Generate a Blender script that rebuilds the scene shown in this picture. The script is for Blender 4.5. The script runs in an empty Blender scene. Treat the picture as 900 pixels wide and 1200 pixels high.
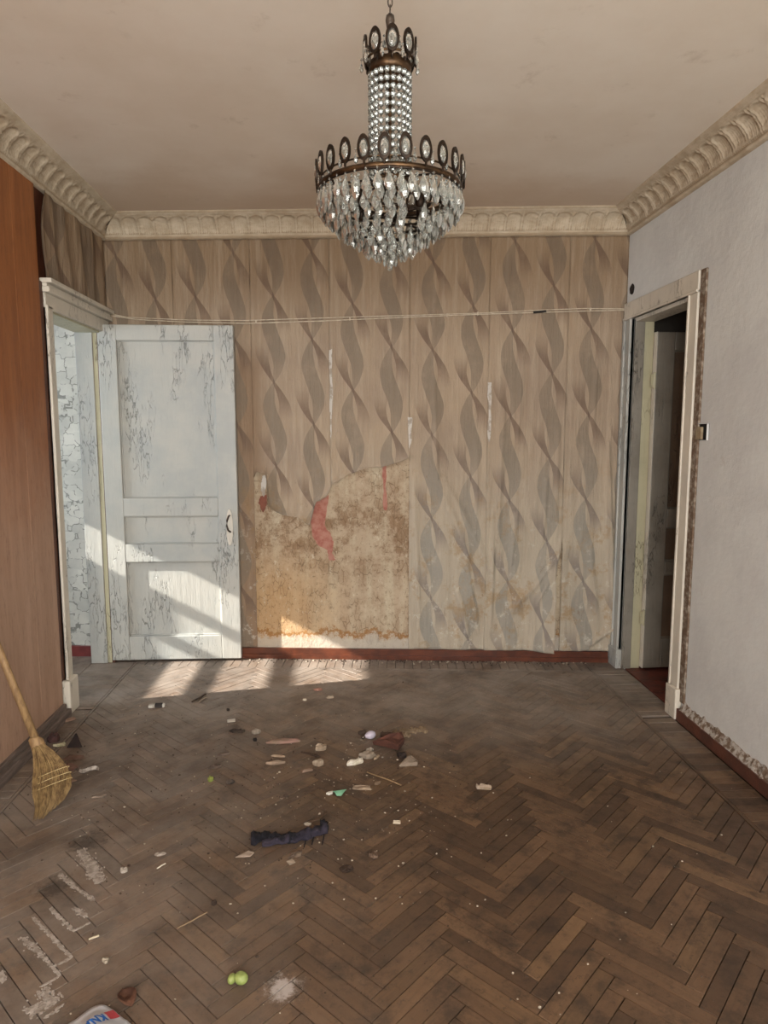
import bpy, bmesh, math, random
from mathutils import Vector, Matrix, noise
PI = math.pi
S = bpy.context.scene
COL = S.collection
# ------------------------------------------------------------------ camera
FPX, CZ = 790.0, 1.5
PITCH = math.atan(93 / FPX); YAW = math.atan(45 * math.cos(PITCH) / FPX)
FW = Vector((math.sin(YAW) * math.cos(PITCH), math.cos(YAW) * math.cos(PITCH), -math.sin(PITCH)))
RT = Vector((math.cos(YAW), -math.sin(YAW), 0)); UP = RT.cross(FW)
CAM = Vector((0, 0, CZ))
cd = bpy.data.cameras.new('camera'); cd.sensor_fit = 'HORIZONTAL'; cd.sensor_width = 36; cd.lens = 36 * FPX / 900
cam = bpy.data.objects.new('camera', cd); COL.objects.link(cam)
m3 = Matrix((RT, UP, -FW)).transposed(); cam.matrix_world = Matrix.Translation(CAM) @ m3.to_4x4()
cd.clip_start = 0.05; cd.clip_end = 200; S.camera = cam
# ------------------------------------------------------------------ world, sun, daylight, exposure
SUNDIR = Vector((1, 0.18, -0.52)).normalized()
w = bpy.data.worlds.new('world'); S.world = w; w.use_nodes = True
bg = w.node_tree.nodes['Background']
sky = w.node_tree.nodes.new('ShaderNodeTexSky'); sky.sky_type = 'NISHITA'; sky.sun_disc = False
sky.sun_elevation = math.radians(27); sky.sun_rotation = math.radians(280)
w.node_tree.links.new(sky.outputs[0], bg.inputs[0]); bg.inputs[1].default_value = 0.18
def light(name, kind, loc, direction, power, color, size=None):
    l = bpy.data.lights.new(name, kind); l.energy = power; l.color = color
    if kind == 'AREA': l.shape = 'RECTANGLE'; l.size, l.size_y = size
    else: l.angle = math.radians(0.6)
    o = bpy.data.objects.new(name, l); COL.objects.link(o); o.location = loc
    o.rotation_mode = 'QUATERNION'; o.rotation_quaternion = Vector(direction).to_track_quat('-Z', 'Y'); return o
light('sun', 'SUN', (-6, 0, 5), SUNDIR, 17.0, (1, 0.95, 0.87))
light('window_daylight', 'AREA', (0.1, -1.75, 1.70), (0, 1, 0.16), 235, (1, 0.985, 0.955), (2.5, 1.7))
light('hall_window_daylight', 'AREA', (-3.95, 3.5, 1.75), (1, 0.12, -0.12), 165, (0.78, 0.89, 1), (1.3, 1.3))
S.view_settings.view_transform = 'Standard'; S.view_settings.look = 'None'
S.view_settings.exposure = 0.13; S.view_settings.gamma = 1
# ------------------------------------------------------------------ room constants
XL, XR, CEIL, TH = -1.52, 1.75, 2.835, 0.15
YB, SK = 4.375, -0.091                     # back wall: y = YB + SK*x (the room is a little out of square)
BACKY = -1.6
def yb(x): return YB + SK * x
def ray(x, y): return FW * FPX + RT * (x - 450) - UP * (y - 600)
def on_floor(x, y, z=0.0):
    r = ray(x, y); return CAM + r * ((z - CZ) / r.z)
def on_back(x, y, out=0.0):
    r = ray(x, y); n = Vector((-SK, 1, 0)); t = (YB - out - n.dot(CAM)) / n.dot(r); return CAM + r * t
def on_x(x, y, X):
    r = ray(x, y); return CAM + r * ((X - CAM.x) / r.x)
def px_of(p):
    d = Vector(p) - CAM; z = d.dot(FW)
    if z < 0.05: return None
    return 450 + FPX * d.dot(RT) / z, 600 - FPX * d.dot(UP) / z
# ------------------------------------------------------------------ node helpers
def srgb(h):
    c = [int(h[i:i + 2], 16) / 255 for i in (1, 3, 5)]
    return tuple((v / 12.92 if v <= .04045 else ((v + .055) / 1.055) ** 2.4) for v in c) + (1,)
class G:
    def __init__(s, name):
        s.m = bpy.data.materials.new(name); s.m.use_nodes = True; s.t = s.m.node_tree; s.n = s.t.nodes
        s.b = s.n['Principled BSDF']
    def link(s, a, b): s.t.links.new(a, b)
    def put(s, sock, v):
        if isinstance(v, bpy.types.NodeSocket): s.link(v, sock)
        elif v is not None: sock.default_value = v
    def coord(s, kind='Object', scale=None, rot=None, loc=None):
        o = s.n.new('ShaderNodeTexCoord').outputs[kind]
        if scale or rot or loc:
            mp = s.n.new('ShaderNodeMapping'); s.link(o, mp.inputs[0])
            if scale: mp.inputs['Scale'].default_value = scale
            if rot: mp.inputs['Rotation'].default_value = rot
            if loc: mp.inputs['Location'].default_value = loc
            o = mp.outputs[0]
        return o
    def pos(s, scale=None):
        o = s.n.new('ShaderNodeNewGeometry').outputs['Position']
        if scale:
            mp = s.n.new('ShaderNodeMapping'); s.link(o, mp.inputs[0]); mp.inputs['Scale'].default_value = scale; o = mp.outputs[0]
        return o
    def noise(s, vec, scale, detail=4, rough=.6, dist=0.0):
        n = s.n.new('ShaderNodeTexNoise'); s.put(n.inputs['Vector'], vec); n.inputs['Scale'].default_value = scale
        n.inputs['Detail'].default_value = detail; n.inputs['Roughness'].default_value = rough; n.inputs['Distortion'].default_value = dist
        return n.outputs['Fac']
    def voro(s, vec, scale, feature='DISTANCE_TO_EDGE', rnd=1.0):
        n = s.n.new('ShaderNodeTexVoronoi'); n.feature = feature; s.put(n.inputs['Vector'], vec)
        n.inputs['Scale'].default_value = scale; n.inputs['Randomness'].default_value = rnd
        return n.outputs['Distance']
    def ramp(s, f, a, b, va=0.0, vb=1.0):
        n = s.n.new('ShaderNodeMapRange'); s.put(n.inputs[0], f); n.inputs[1].default_value = a; n.inputs[2].default_value = b
        n.inputs[3].default_value = va; n.inputs[4].default_value = vb; n.clamp = True; n.interpolation_type = 'SMOOTHSTEP'; return n.outputs[0]
    def math(s, op, a, b=None, c=None):
        n = s.n.new('ShaderNodeMath'); n.operation = op
        s.put(n.inputs[0], a); s.put(n.inputs[1], b)
        if c is not None: s.put(n.inputs[2], c)
        return n.outputs[0]
    def mix(s, f, a, b, blend='MIX'):
        n = s.n.new('ShaderNodeMix'); n.data_type = 'RGBA'; n.blend_type = blend
        s.put(n.inputs[0], f); s.put(n.inputs[6], a); s.put(n.inputs[7], b); return n.outputs[2]
    def sep(s, v):
        n = s.n.new('ShaderNodeSeparateXYZ'); s.link(v, n.inputs[0]); return n.outputs
    def comb(s, x, y, z=0.0):
        n = s.n.new('ShaderNodeCombineXYZ'); s.put(n.inputs[0], x); s.put(n.inputs[1], y); s.put(n.inputs[2], z); return n.outputs[0]
    def bump(s, h, strength=.3, dist=.01):
        n = s.n.new('ShaderNodeBump'); n.inputs['Strength'].default_value = strength; n.inputs['Distance'].default_value = dist
        s.put(n.inputs['Height'], h); s.link(n.outputs[0], s.b.inputs['Normal'])
    def out(s, col=None, rough=None, metal=None, spec=None):
        s.put(s.b.inputs['Base Color'], col); s.put(s.b.inputs['Roughness'], rough)
        s.put(s.b.inputs['Metallic'], metal); s.put(s.b.inputs['Specular IOR Level'], spec); return s.m
def simple(name, c1, c2=None, scale=8, rough=.7, bump=.2, bscale=None, stretch=None, metal=0.0, lo=.35, hi=.65, spec=.4, bd=.005):
    g = G(name); v = g.coord('Object', stretch)
    col = srgb(c1)
    if c2: col = g.mix(g.ramp(g.noise(v, scale, 5), lo, hi), srgb(c1), srgb(c2))
    if bump: g.bump(g.noise(v, bscale or scale * 4, 6, .7), bump, bd)
    return g.out(col, rough, metal, spec)
# ------------------------------------------------------------------ mesh helpers
def link_mesh(name, me, mat, parent=None, smooth=False):
    o = bpy.data.objects.new(name, me); COL.objects.link(o)
    if mat and not me.materials: me.materials.append(mat)
    if parent: o.parent = parent
    if smooth:
        for p in me.polygons: p.use_smooth = True
    return o
def mesh(name, V, F, mat, parent=None, smooth=False, uv=None):
    me = bpy.data.meshes.new(name); me.from_pydata([tuple(v) for v in V], [], F); me.update()
    if uv:
        l = me.uv_layers.new(name='UVMap')
        for lp in me.loops: l.data[lp.index].uv = uv[lp.vertex_index]
    return link_mesh(name, me, mat, parent, smooth)
class MB:
    def __init__(s): s.V = []; s.F = []
    def add(s, V, F):
        k = len(s.V); s.V += [tuple(v) for v in V]; s.F += [tuple(i + k for i in f) for f in F]; return s
    def box(s, x0, x1, y0, y1, z0, z1, b=0.0):
        if b <= 0:
            V = [(x, y, z) for z in (z0, z1) for y in (y0, y1) for x in (x0, x1)]
            return s.add(V, [(0, 2, 3, 1), (4, 5, 7, 6), (0, 1, 5, 4), (2, 6, 7, 3), (0, 4, 6, 2), (1, 3, 7, 5)])
        bm = bmesh.new(); bmesh.ops.create_cube(bm, size=1)
        for v in bm.verts:
            v.co = Vector(((x0 + x1) / 2 + v.co.x * (x1 - x0), (y0 + y1) / 2 + v.co.y * (y1 - y0), (z0 + z1) / 2 + v.co.z * (z1 - z0)))
        bmesh.ops.bevel(bm, geom=bm.edges[:], offset=b, segments=2, affect='EDGES', profile=.5)
        return s.bm(bm)
    def bm(s, bm):
        bm.verts.index_update(); V = [v.co.copy() for v in bm.verts]; F = [tuple(v.index for v in f.verts) for f in bm.faces]
        bm.free(); return s.add(V, F)
    def tube(s, pts, r, n=8, caps=True):
        pts = [Vector(p) for p in pts]; rs = r if isinstance(r, (list, tuple)) else [r] * len(pts)
        V = []; F = []; ref = None
        for i, p in enumerate(pts):
            t = (pts[min(i + 1, len(pts) - 1)] - pts[max(i - 1, 0)])
            t = t.normalized() if t.length > 1e-9 else Vector((0, 0, 1))
            if ref is None: ref = Vector((0, 0, 1)) if abs(t.z) < .9 else Vector((1, 0, 0))
            a = t.cross(ref).normalized(); b = t.cross(a).normalized(); ref = -b if False else ref
            for k in range(n):
                th = 2 * PI * k / n; V.append(p + (a * math.cos(th) + b * math.sin(th)) * rs[i])
        for i in range(len(pts) - 1):
            for k in range(n):
                F.append((i * n + k, i * n + (k + 1) % n, (i + 1) * n + (k + 1) % n, (i + 1) * n + k))
        if caps: F += [tuple(range(n - 1, -1, -1)), tuple((len(pts) - 1) * n + k for k in range(n))]
        return s.add(V, F)
    def loop(s, pts, r, n=6):                       # closed tube
        pts = [Vector(p) for p in pts]; m = len(pts); V = []; F = []
        c = sum(pts, Vector()) / m
        for i, p in enumerate(pts):
            t = (pts[(i + 1) % m] - pts[i - 1]).normalized(); a = (p - c); a = (a - t * a.dot(t)).normalized(); b = t.cross(a)
            for k in range(n):
                th = 2 * PI * k / n; V.append(p + (a * math.cos(th) + b * math.sin(th)) * r)
        for i in range(m):
            for k in range(n):
                F.append((i * n + k, i * n + (k + 1) % n, ((i + 1) % m) * n + (k + 1) % n, ((i + 1) % m) * n + k))
        return s.add(V, F)
    def lathe(s, prof, n=24, c=(0, 0, 0), sx=1, sy=1):
        V = []; F = []; m = len(prof)
        for r, z in prof:
            for k in range(n):
                a = 2 * PI * k / n; V.append((c[0] + r * math.cos(a) * sx, c[1] + r * math.sin(a) * sy, c[2] + z))
        for i in range(m - 1):
            for k in range(n): F.append((i * n + k, i * n + (k + 1) % n, (i + 1) * n + (k + 1) % n, (i + 1) * n + k))
        F += [tuple(range(n - 1, -1, -1)), tuple((m - 1) * n + k for k in range(n))]
        return s.add(V, F)
    def prism(s, poly, z0, z1, inset=0.0):
        n = len(poly); cx = sum(p[0] for p in poly) / n; cy = sum(p[1] for p in poly) / n
        V = [(p[0], p[1], z0) for p in poly]
        if inset:
            V += [(p[0], p[1], z1 - inset) for p in poly]
            for p in poly:
                d = math.hypot(p[0] - cx, p[1] - cy) or 1; k = max(0, 1 - inset * 1.2 / d)
                V.append((cx + (p[0] - cx) * k, cy + (p[1] - cy) * k, z1))
            F = [tuple(range(n - 1, -1, -1)), tuple(range(2 * n, 3 * n))]
            for l in (0, n):
                for k in range(n): F.append((l + k, l + (k + 1) % n, l + n + (k + 1) % n, l + n + k))
        else:
            V += [(p[0], p[1], z1) for p in poly]
            F = [tuple(range(n - 1, -1, -1)), tuple(range(n, 2 * n))] + [(k, (k + 1) % n, n + (k + 1) % n, n + k) for k in range(n)]
        return s.add(V, F)
    def build(s, name, mat, parent=None, smooth=False): return mesh(name, s.V, s.F, mat, parent, smooth)
def tag(o, label=None, cat=None, group=None, kind=None):
    if label: o['label'] = label
    if cat: o['category'] = cat
    if group: o['group'] = group
    if kind: o['kind'] = kind
    return o
def empty(name, loc, label, cat, group=None, kind=None, rot=(0, 0, 0)):
    o = bpy.data.objects.new(name, None); COL.objects.link(o); o.location = loc; o.rotation_euler = rot; o.empty_display_size = .05
    return tag(o, label, cat, group, kind)
def nz(x, y, z=0.0, s=1.0): return noise.noise(Vector((x * s, y * s, z * s)))
def sstep(a, b, x):
    t = max(0, min(1, (x - a) / (b - a))); return t * t * (3 - 2 * t)
def lerp(pts, x):
    if x <= pts[0][0]: return pts[0][1]
    for (a, va), (b, vb) in zip(pts, pts[1:]):
        if x <= b: return va + (vb - va) * (x - a) / (b - a)
    return pts[-1][1]
# ------------------------------------------------------------------ materials
def mat_parquet(name, c1, c2, c3, dusty=True):  # dusty: adds the film of dust plus painted window sheen
    g = G(name)
    uv = g.n.new('ShaderNodeUVMap').outputs[0]
    oi = g.n.new('ShaderNodeObjectInfo').outputs['Random']; ri = g.n.new('ShaderNodeNewGeometry').outputs['Random Per Island']
    r = g.math('FRACT', g.math('ADD', oi, ri)); r2 = g.math('FRACT', g.math('MULTIPLY', r, 17.3)); r3 = g.math('FRACT', g.math('MULTIPLY', r, 71.9))
    s = g.sep(uv)
    v = g.comb(g.math('ADD', g.math('MULTIPLY', s[0], 5.0), g.math('MULTIPLY', r, 40)), g.math('ADD', g.math('MULTIPLY', s[1], 70.0), g.math('MULTIPLY', r2, 90)))
    grain = g.noise(v, 1.0, 6, .65, .6)
    col = g.mix(g.ramp(r, .1, .9), srgb(c1), srgb(c2)); col = g.mix(g.ramp(r2, .7, 1.0, 0, .5), col, srgb(c3))
    col = g.mix(g.ramp(grain, .35, .7, 0, .55), col, g.mix(.5, col, (0.02, 0.012, 0.007, 1)))
    p = g.pos(); patch = g.noise(p, 9, 6, .7)
    col = g.mix(g.ramp(patch, .46, .68, 0, .8), col, srgb('#2f2319'))
    big = g.noise(p, 2.6, 5, .7); col = g.mix(g.ramp(big, .42, .65, 0, .35), col, srgb('#3c2d21'))
    fine = g.noise(p, 38, 5, .75)
    col = g.mix(g.ramp(fine, .54, .68, 0, .6), col, srgb('#2a1f16'))
    if dusty:  # pale grey film far and left: real dust plus painted window sheen
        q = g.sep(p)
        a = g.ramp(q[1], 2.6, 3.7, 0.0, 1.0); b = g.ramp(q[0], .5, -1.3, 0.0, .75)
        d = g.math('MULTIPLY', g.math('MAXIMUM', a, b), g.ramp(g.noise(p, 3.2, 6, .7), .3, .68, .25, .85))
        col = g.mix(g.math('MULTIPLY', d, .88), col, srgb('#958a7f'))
        for (x, y), rr in (((62, 1040), .07), ((103, 985), .09), ((585, 1100), .07), ((530, 1060), .04), ((640, 1085), .06)):
            P = on_floor(x, y)
            dx = g.math('SUBTRACT', q[0], P.x); dy = g.math('SUBTRACT', q[1], P.y)
            dd = g.math('SQRT', g.math('ADD', g.math('MULTIPLY', dx, dx), g.math('MULTIPLY', dy, dy)))
            dd = g.math('ADD', dd, g.math('MULTIPLY', g.math('SUBTRACT', fine, .5), .22))
            col = g.mix(g.ramp(dd, rr, rr * .2, 0, .62), col, srgb('#231913'))
        P = on_floor(332, 1158)
        dx = g.math('SUBTRACT', q[0], P.x); dy = g.math('SUBTRACT', q[1], P.y)
        dd = g.math('ADD', g.math('SQRT', g.math('ADD', g.math('MULTIPLY', dx, dx), g.math('MULTIPLY', dy, dy))), g.math('MULTIPLY', g.math('SUBTRACT', fine, .5), .16))
        col = g.mix(g.ramp(dd, .055, .01, 0, .7), col, srgb('#b5aca6'))
    g.bump(g.math('ADD', g.math('MULTIPLY', grain, .6), g.math('MULTIPLY', fine, .5)), .5, .005)
    return g.out(col, g.ramp(patch, .3, .7, .42, .68), None, .45)
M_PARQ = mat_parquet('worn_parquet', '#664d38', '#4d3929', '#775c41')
M_REDBOARD = simple('red_brown_boards', '#6b3226', '#4a2820', 12, .5, .2)
M_SUB = simple('dark_joint_dirt', '#17100b', '#241a12', 20, .95, .3)
def mat_wallpaper():
    # UV: x = metres from the strip's left seam, y = metres above the strip's first ribbon crossing
    g = G('ribbon_wallpaper'); uv = g.n.new('ShaderNodeUVMap').outputs[0]; s = g.sep(uv); p = g.pos(); q = g.sep(p)
    u = g.math('ADD', g.math('DIVIDE', g.math('SUBTRACT', s[0], .145), .2475), g.math('ADD', 4.445, g.math('MULTIPLY', g.noise(p, 3.2, 3), .11)))
    cid = g.math('SUBTRACT', g.math('FLOOR', u), 4.0); cu = g.math('SUBTRACT', g.math('FRACT', u), .5)
    t = g.math('FRACT', g.math('ADD', g.math('DIVIDE', s[1], -.535), g.math('ADD', 20.0, g.math('MULTIPLY', cid, -.5))))
    ta = g.math('SUBTRACT', t, g.math('GREATER_THAN', t, .5)); at = g.math('ABSOLUTE', ta)
    ca = g.math('MULTIPLY', g.math('SINE', g.math('MULTIPLY', ta, 1.45 * PI)), .28)
    da = g.math('SUBTRACT', g.math('ABSOLUTE', g.math('SUBTRACT', cu, ca)), g.math('ADD', .03, g.math('MULTIPLY', at, .40)))
    A = g.math('MULTIPLY', g.ramp(da, .010, -.008), g.ramp(at, .47, .14, 0, 1))
    cb_ = g.math('MULTIPLY', g.math('SINE', g.math('MULTIPLY', t, 2 * PI)), -.13)
    db = g.math('SUBTRACT', g.math('ABSOLUTE', g.math('SUBTRACT', cu, cb_)), g.math('ADD', .02, g.math('MULTIPLY', g.math('POWER', g.math('SINE', g.math('MULTIPLY', t, PI)), .8), .175)))
    B = g.math('MULTIPLY', g.ramp(db, .010, -.008), g.ramp(g.math('ABSOLUTE', g.math('SUBTRACT', t, .5)), .5, .15, .75, 1))
    n1 = g.noise(p, 2.2, 6, .6); n2 = g.noise(g.comb(g.math('MULTIPLY', q[0], 30), g.math('MULTIPLY', q[1], 30), g.math('MULTIPLY', q[2], 2.2)), 1, 5, .65)
    z = q[2]
    base = g.mix(g.ramp(n1, .3, .7), srgb('#a18e78'), srgb('#948270'))
    base = g.mix(g.math('MULTIPLY', g.ramp(z, 1.95, 2.65), .75), base, srgb('#7f684e'))  # browner top: dirt plus upper-wall shading painted in, ribbons likewise
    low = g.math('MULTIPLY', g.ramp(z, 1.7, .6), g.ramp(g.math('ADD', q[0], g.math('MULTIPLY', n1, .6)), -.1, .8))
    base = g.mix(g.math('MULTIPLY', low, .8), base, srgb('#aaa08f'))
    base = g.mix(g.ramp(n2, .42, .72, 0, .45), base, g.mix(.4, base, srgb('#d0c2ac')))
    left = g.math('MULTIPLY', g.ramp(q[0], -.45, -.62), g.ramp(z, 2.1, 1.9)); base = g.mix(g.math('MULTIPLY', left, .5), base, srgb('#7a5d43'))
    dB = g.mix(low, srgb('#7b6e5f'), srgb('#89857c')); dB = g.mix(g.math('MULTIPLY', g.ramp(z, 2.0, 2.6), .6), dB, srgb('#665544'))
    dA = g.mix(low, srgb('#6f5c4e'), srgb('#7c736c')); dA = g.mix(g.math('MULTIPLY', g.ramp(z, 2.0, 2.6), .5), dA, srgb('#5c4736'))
    fade = g.ramp(g.noise(p, 5, 5, .7), .25, .55, .55, 1)
    col = g.mix(g.math('MULTIPLY', g.math('MULTIPLY', B, .80), fade), base, dB)
    col = g.mix(g.math('MULTIPLY', g.math('MULTIPLY', A, .84), fade), col, dA)
    col = g.mix(g.math('MULTIPLY', g.math('MULTIPLY', A, B), .35), col, srgb('#4a3c36'))
    st = g.noise(p, 6, 7, .75)
    col = g.mix(g.math('MULTIPLY', g.ramp(st, .52, .64, 0, .6), g.ramp(z, 1.6, .5)), col, srgb('#93764f'))
    col = g.mix(g.math('MULTIPLY', g.ramp(g.noise(p, 15, 6, .75), .55, .66, 0, .6), g.ramp(z, 1.4, .1)), col, srgb('#c3bcae'))
    col = g.mix(g.math('MULTIPLY', g.ramp(g.noise(g.pos((1, 1, .35)), 22, 6, .8), .6, .68, 0, .5), g.ramp(z, 1.9, .9)), col, srgb('#776553'))
    g.bump(g.math('ADD', n2, g.noise(g.pos((1, 1, .4)), 16, 6, .7)), .85, .016)
    return g.out(col, .8, None, .25)
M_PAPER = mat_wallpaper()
def mat_understrip():
    g = G('bare_wall_under_wallpaper'); p = g.pos(); q = g.sep(p)
    st = g.noise(g.pos((14, 14, 1.3)), 1.0, 5, .7); n = g.noise(p, 7, 7, .75); f = g.noise(p, 55, 4, .8)
    col = g.mix(g.ramp(n, .35, .65), srgb('#b3a088'), srgb('#9a836a'))
    col = g.mix(g.ramp(st, .4, .7, 0, .6), col, srgb('#c1b59c'))
    och = g.math('MULTIPLY', g.ramp(q[2], .95, .35), g.ramp(g.math('ADD', q[0], g.math('MULTIPLY', n, .5)), .35, -.2))
    col = g.mix(g.math('MULTIPLY', och, .6), col, srgb('#b8905f'))  # ochre low on the left: stain plus sun bounce painted in
    mid = g.math('MULTIPLY', g.ramp(q[2], .5, .8), g.ramp(q[2], 1.25, .9)); col = g.mix(g.math('MULTIPLY', mid, g.ramp(n, .42, .6, .1, .7)), col, srgb('#7f6248'))
    col = g.mix(g.ramp(f, .56, .68, 0, .65), col, srgb('#6a563f')); sc = g.voro(g.pos((1, 1, .4)), 34); col = g.mix(g.math('MULTIPLY', g.ramp(sc, .06, .0), g.ramp(n, .45, .55, 0, .6)), col, srgb('#5f4c38')); col = g.mix(g.ramp(g.noise(g.pos((1, 1, .5)), 30, 5, .8), .58, .68, 0, .6), col, srgb('#cbbfa8'))
    wl = g.math('ADD', q[2], g.math('MULTIPLY', g.math('SUBTRACT', g.noise(p, 9, 6, .8), .5), .28))
    col = g.mix(g.ramp(wl, .165, .12, 0, .6), col, srgb('#b8b2a8'))
    col = g.mix(g.math('MULTIPLY', g.ramp(wl, .20, .175), g.ramp(wl, .145, .17, 0, .8)), col, srgb('#8f6130'))
    g.bump(g.math('ADD', g.math('MULTIPLY', f, .5), n), .9, .016)
    return g.out(col, .9, None, .2)
M_UNDER = mat_understrip()
def mat_whitewall():
    g = G('worn_whitewash'); p = g.pos(); n = g.noise(p, 2.2, 6, .65); q = g.sep(p)
    col = g.mix(g.ramp(n, .35, .7), srgb('#cfd0cd'), srgb('#c4c4c2'))
    col = g.mix(g.ramp(g.noise(p, 4, 7, .75), .6, .72, 0, .45), col, srgb('#b1a99f'))
    e = g.math('ADD', q[2], g.math('MULTIPLY', g.noise(p, 11, 6, .8), -.12))
    g.bump(g.noise(p, 16, 6, .7), .35, .01)
    return g.out(col, .85, None, .2)
M_WHITE = mat_whitewall()
def mat_ceiling():
    g = G('aged_ceiling_paint'); p = g.pos(); n = g.noise(p, 1.3, 6, .6); q = g.sep(p)
    col = g.mix(g.ramp(n, .3, .7), srgb('#e0d6c8'), srgb('#d6c9b8'))
    e = g.math('ADD', q[1], g.math('MULTIPLY', n, .9)); col = g.mix(g.ramp(e, 3.9, 4.6, 0, .55), col, srgb('#c0a88e'))
    col = g.mix(g.ramp(g.noise(p, 5, 7, .7), .6, .75, 0, .35), col, srgb('#a8957f'))
    g.bump(g.noise(p, 9, 4), .15, .006)
    return g.out(col, .9, None, .2)
M_CEIL = mat_ceiling()
def mat_plaster():
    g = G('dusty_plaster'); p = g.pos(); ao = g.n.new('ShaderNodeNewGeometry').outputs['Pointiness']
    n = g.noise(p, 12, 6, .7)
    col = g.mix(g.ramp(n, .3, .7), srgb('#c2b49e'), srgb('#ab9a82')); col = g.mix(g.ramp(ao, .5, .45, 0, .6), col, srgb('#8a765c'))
    g.bump(g.noise(p, 60, 5, .7), .5, .004); return g.out(col, .9, None, .2)
M_PLASTER = mat_plaster()
def mat_paint(name, c1, c2, crack, cracks=.6, zlow=True):
    g = G(name); p = g.pos((1, 1, .17)); v = g.voro(g.mix(.12, p, g.comb(g.noise(p, 20), g.noise(p, 23), 0)), 38)
    n = g.noise(g.pos(), 3, 6, .65); mask = g.ramp(g.noise(g.pos((1.6, 1.6, .4)), 4.2, 4), .5, .6)
    fine = g.noise(g.pos((1, 1, .12)), 40, 4, .7)
    col = g.mix(g.ramp(n, .35, .7), srgb(c1), srgb(c2)); col = g.mix(g.ramp(fine, .55, .75, 0, .25), col, srgb(c2))
    cr = g.math('MULTIPLY', g.ramp(v, .05, .0), mask)
    col = g.mix(g.math('MULTIPLY', cr, cracks), col, srgb(crack))
    chip = g.ramp(g.noise(g.pos(), 26, 6, .8), .69, .72, 0, cracks); col = g.mix(chip, col, srgb(crack))
    g.bump(g.math('SUBTRACT', g.math('MULTIPLY', fine, .5), cr), .8, .006)
    return g.out(col, .45, None, .5)
M_DOOR = mat_paint('cracked_pale_blue_white_paint', '#aaa8a0', '#9b9d99', '#5d5d56', .6)
M_DOORDARK = mat_paint('shade_darkened_door_paint', '#7f796e', '#6c655a', '#3f392f', .8)  # door paint darkened to paint in the shade of the right doorway
M_DOORPANEL = mat_paint('brown_varnished_panel_paint', '#6d5a49', '#5d4c3d', '#3c3027', .4)
M_TRIM = mat_paint('chipped_cream_trim_paint', '#cbc3b4', '#beb7aa', '#6e6152', .7)
M_YEL = mat_paint('yellowed_cream_paint', '#b3ad90', '#a39d82', '#6e654c', .6)
M_PEEL = simple('bare_wood_with_paint_flakes', '#64503f', '#978c7e', 42, .85, .8, 60, lo=.42, hi=.68)
def mat_board():
    g = G('brown_fibreboard'); p = g.pos(); q = g.sep(p); st = g.noise(g.pos((14, 14, 1.1)), 1, 6, .7); f = g.noise(g.pos((60, 60, 12)), 1, 4, .8)
    col = g.mix(g.ramp(st, .35, .7), srgb('#83502d'), srgb('#9a6138'))
    pale = g.mix(g.ramp(st, .3, .7), srgb('#9c7c66'), srgb('#ad8d77'))
    lo = g.ramp(g.math('ADD', q[2], g.math('MULTIPLY', g.noise(p, 2.5, 5), .8)), 2.2, 1.1)
    col = g.mix(lo, col, pale)  # paler pinkish lower down: board tone plus fall of light painted in
    col = g.mix(g.ramp(f, .5, .7, 0, .3), col, srgb('#4d3021'))
    g.bump(g.math('ADD', f, st), .35, .004); return g.out(col, .6, None, .35)
M_BOARD = mat_board()
M_DARKWOOD = simple('dark_brown_stained_wood', '#3b2015', '#57301f', 10, .5, .4, 40, (6, 6, .6))
M_SKIRT = simple('glossy_red_brown_paint', '#60321f', '#482518', 9, .35, .3, 50)
M_SKIRT_R = simple('dull_red_brown_paint', '#5f392c', '#4c3128', 9, .5, .4, 40)
M_SKIRT_HALL = simple('dark_red_paint', '#84403c', '#6e3634', 9, .4, .2, 40)
M_GREYWOOD = simple('grey_weathered_wood', '#6f6158', '#554840', 7, .8, .5, 60, (8, 1, 8))
M_CRUMB = simple('crumbling_plaster', '#aaa39a', '#6b5848', 34, .95, .9, 50, lo=.42, hi=.58, bd=.01)
def mat_hallpaper():
    g = G('stone_pattern_wallpaper'); p = g.pos((1, .0, 1)); q = g.sep(p)
    wx = g.math('ADD', q[0], g.math('MULTIPLY', g.math('SUBTRACT', g.noise(p, 22, 2), .5), .03)); wz = g.math('ADD', q[2], g.math('MULTIPLY', g.math('SUBTRACT', g.noise(p, 19, 2), .5), .03))
    n = g.n.new('ShaderNodeTexVoronoi'); n.distance = 'CHEBYCHEV'; n.feature = 'F1'; n.inputs['Scale'].default_value = 13; g.link(g.comb(wx, 0.0, g.math('MULTIPLY', wz, 1.15)), n.inputs['Vector'])
    n2 = g.n.new('ShaderNodeTexVoronoi'); n2.distance = 'CHEBYCHEV'; n2.feature = 'F2'; n2.inputs['Scale'].default_value = 13; g.link(g.comb(wx, 0.0, g.math('MULTIPLY', wz, 1.15)), n2.inputs['Vector'])
    d = g.math('SUBTRACT', n2.outputs['Distance'], n.outputs['Distance'])
    base = g.mix(g.ramp(g.noise(p, 6, 5), .35, .65), srgb('#cfccc0'), srgb('#b9b7ad'))
    base = g.mix(.35, base, g.mix(g.math('FRACT', g.math('MULTIPLY', g.sep(n.outputs['Color'])[0], 3.3)), srgb('#dcd9cd'), srgb('#a9a8a0')))
    line = g.math('MULTIPLY', g.ramp(d, .06, .03), g.ramp(g.noise(p, 18, 2), .45, .52))
    col = g.mix(g.math('MULTIPLY', line, .75), base, srgb('#6f6d66'))
    return g.out(col, .8, None, .2)
M_HALL = mat_hallpaper()
M_GREEN = simple('mottled_dark_green_paper', '#1d3a30', '#8b9a90', 60, .9, .3, lo=.5, hi=.6)
M_DIM = simple('dim_room_paint', '#3a342d', '#2c2722', 4, .9, .2)  # dark wall colour paints in the missing light of the right room
M_BRASS = simple('tarnished_brass', '#5c4630', '#3a2c20', 30, .38, .2, metal=.85)
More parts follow.
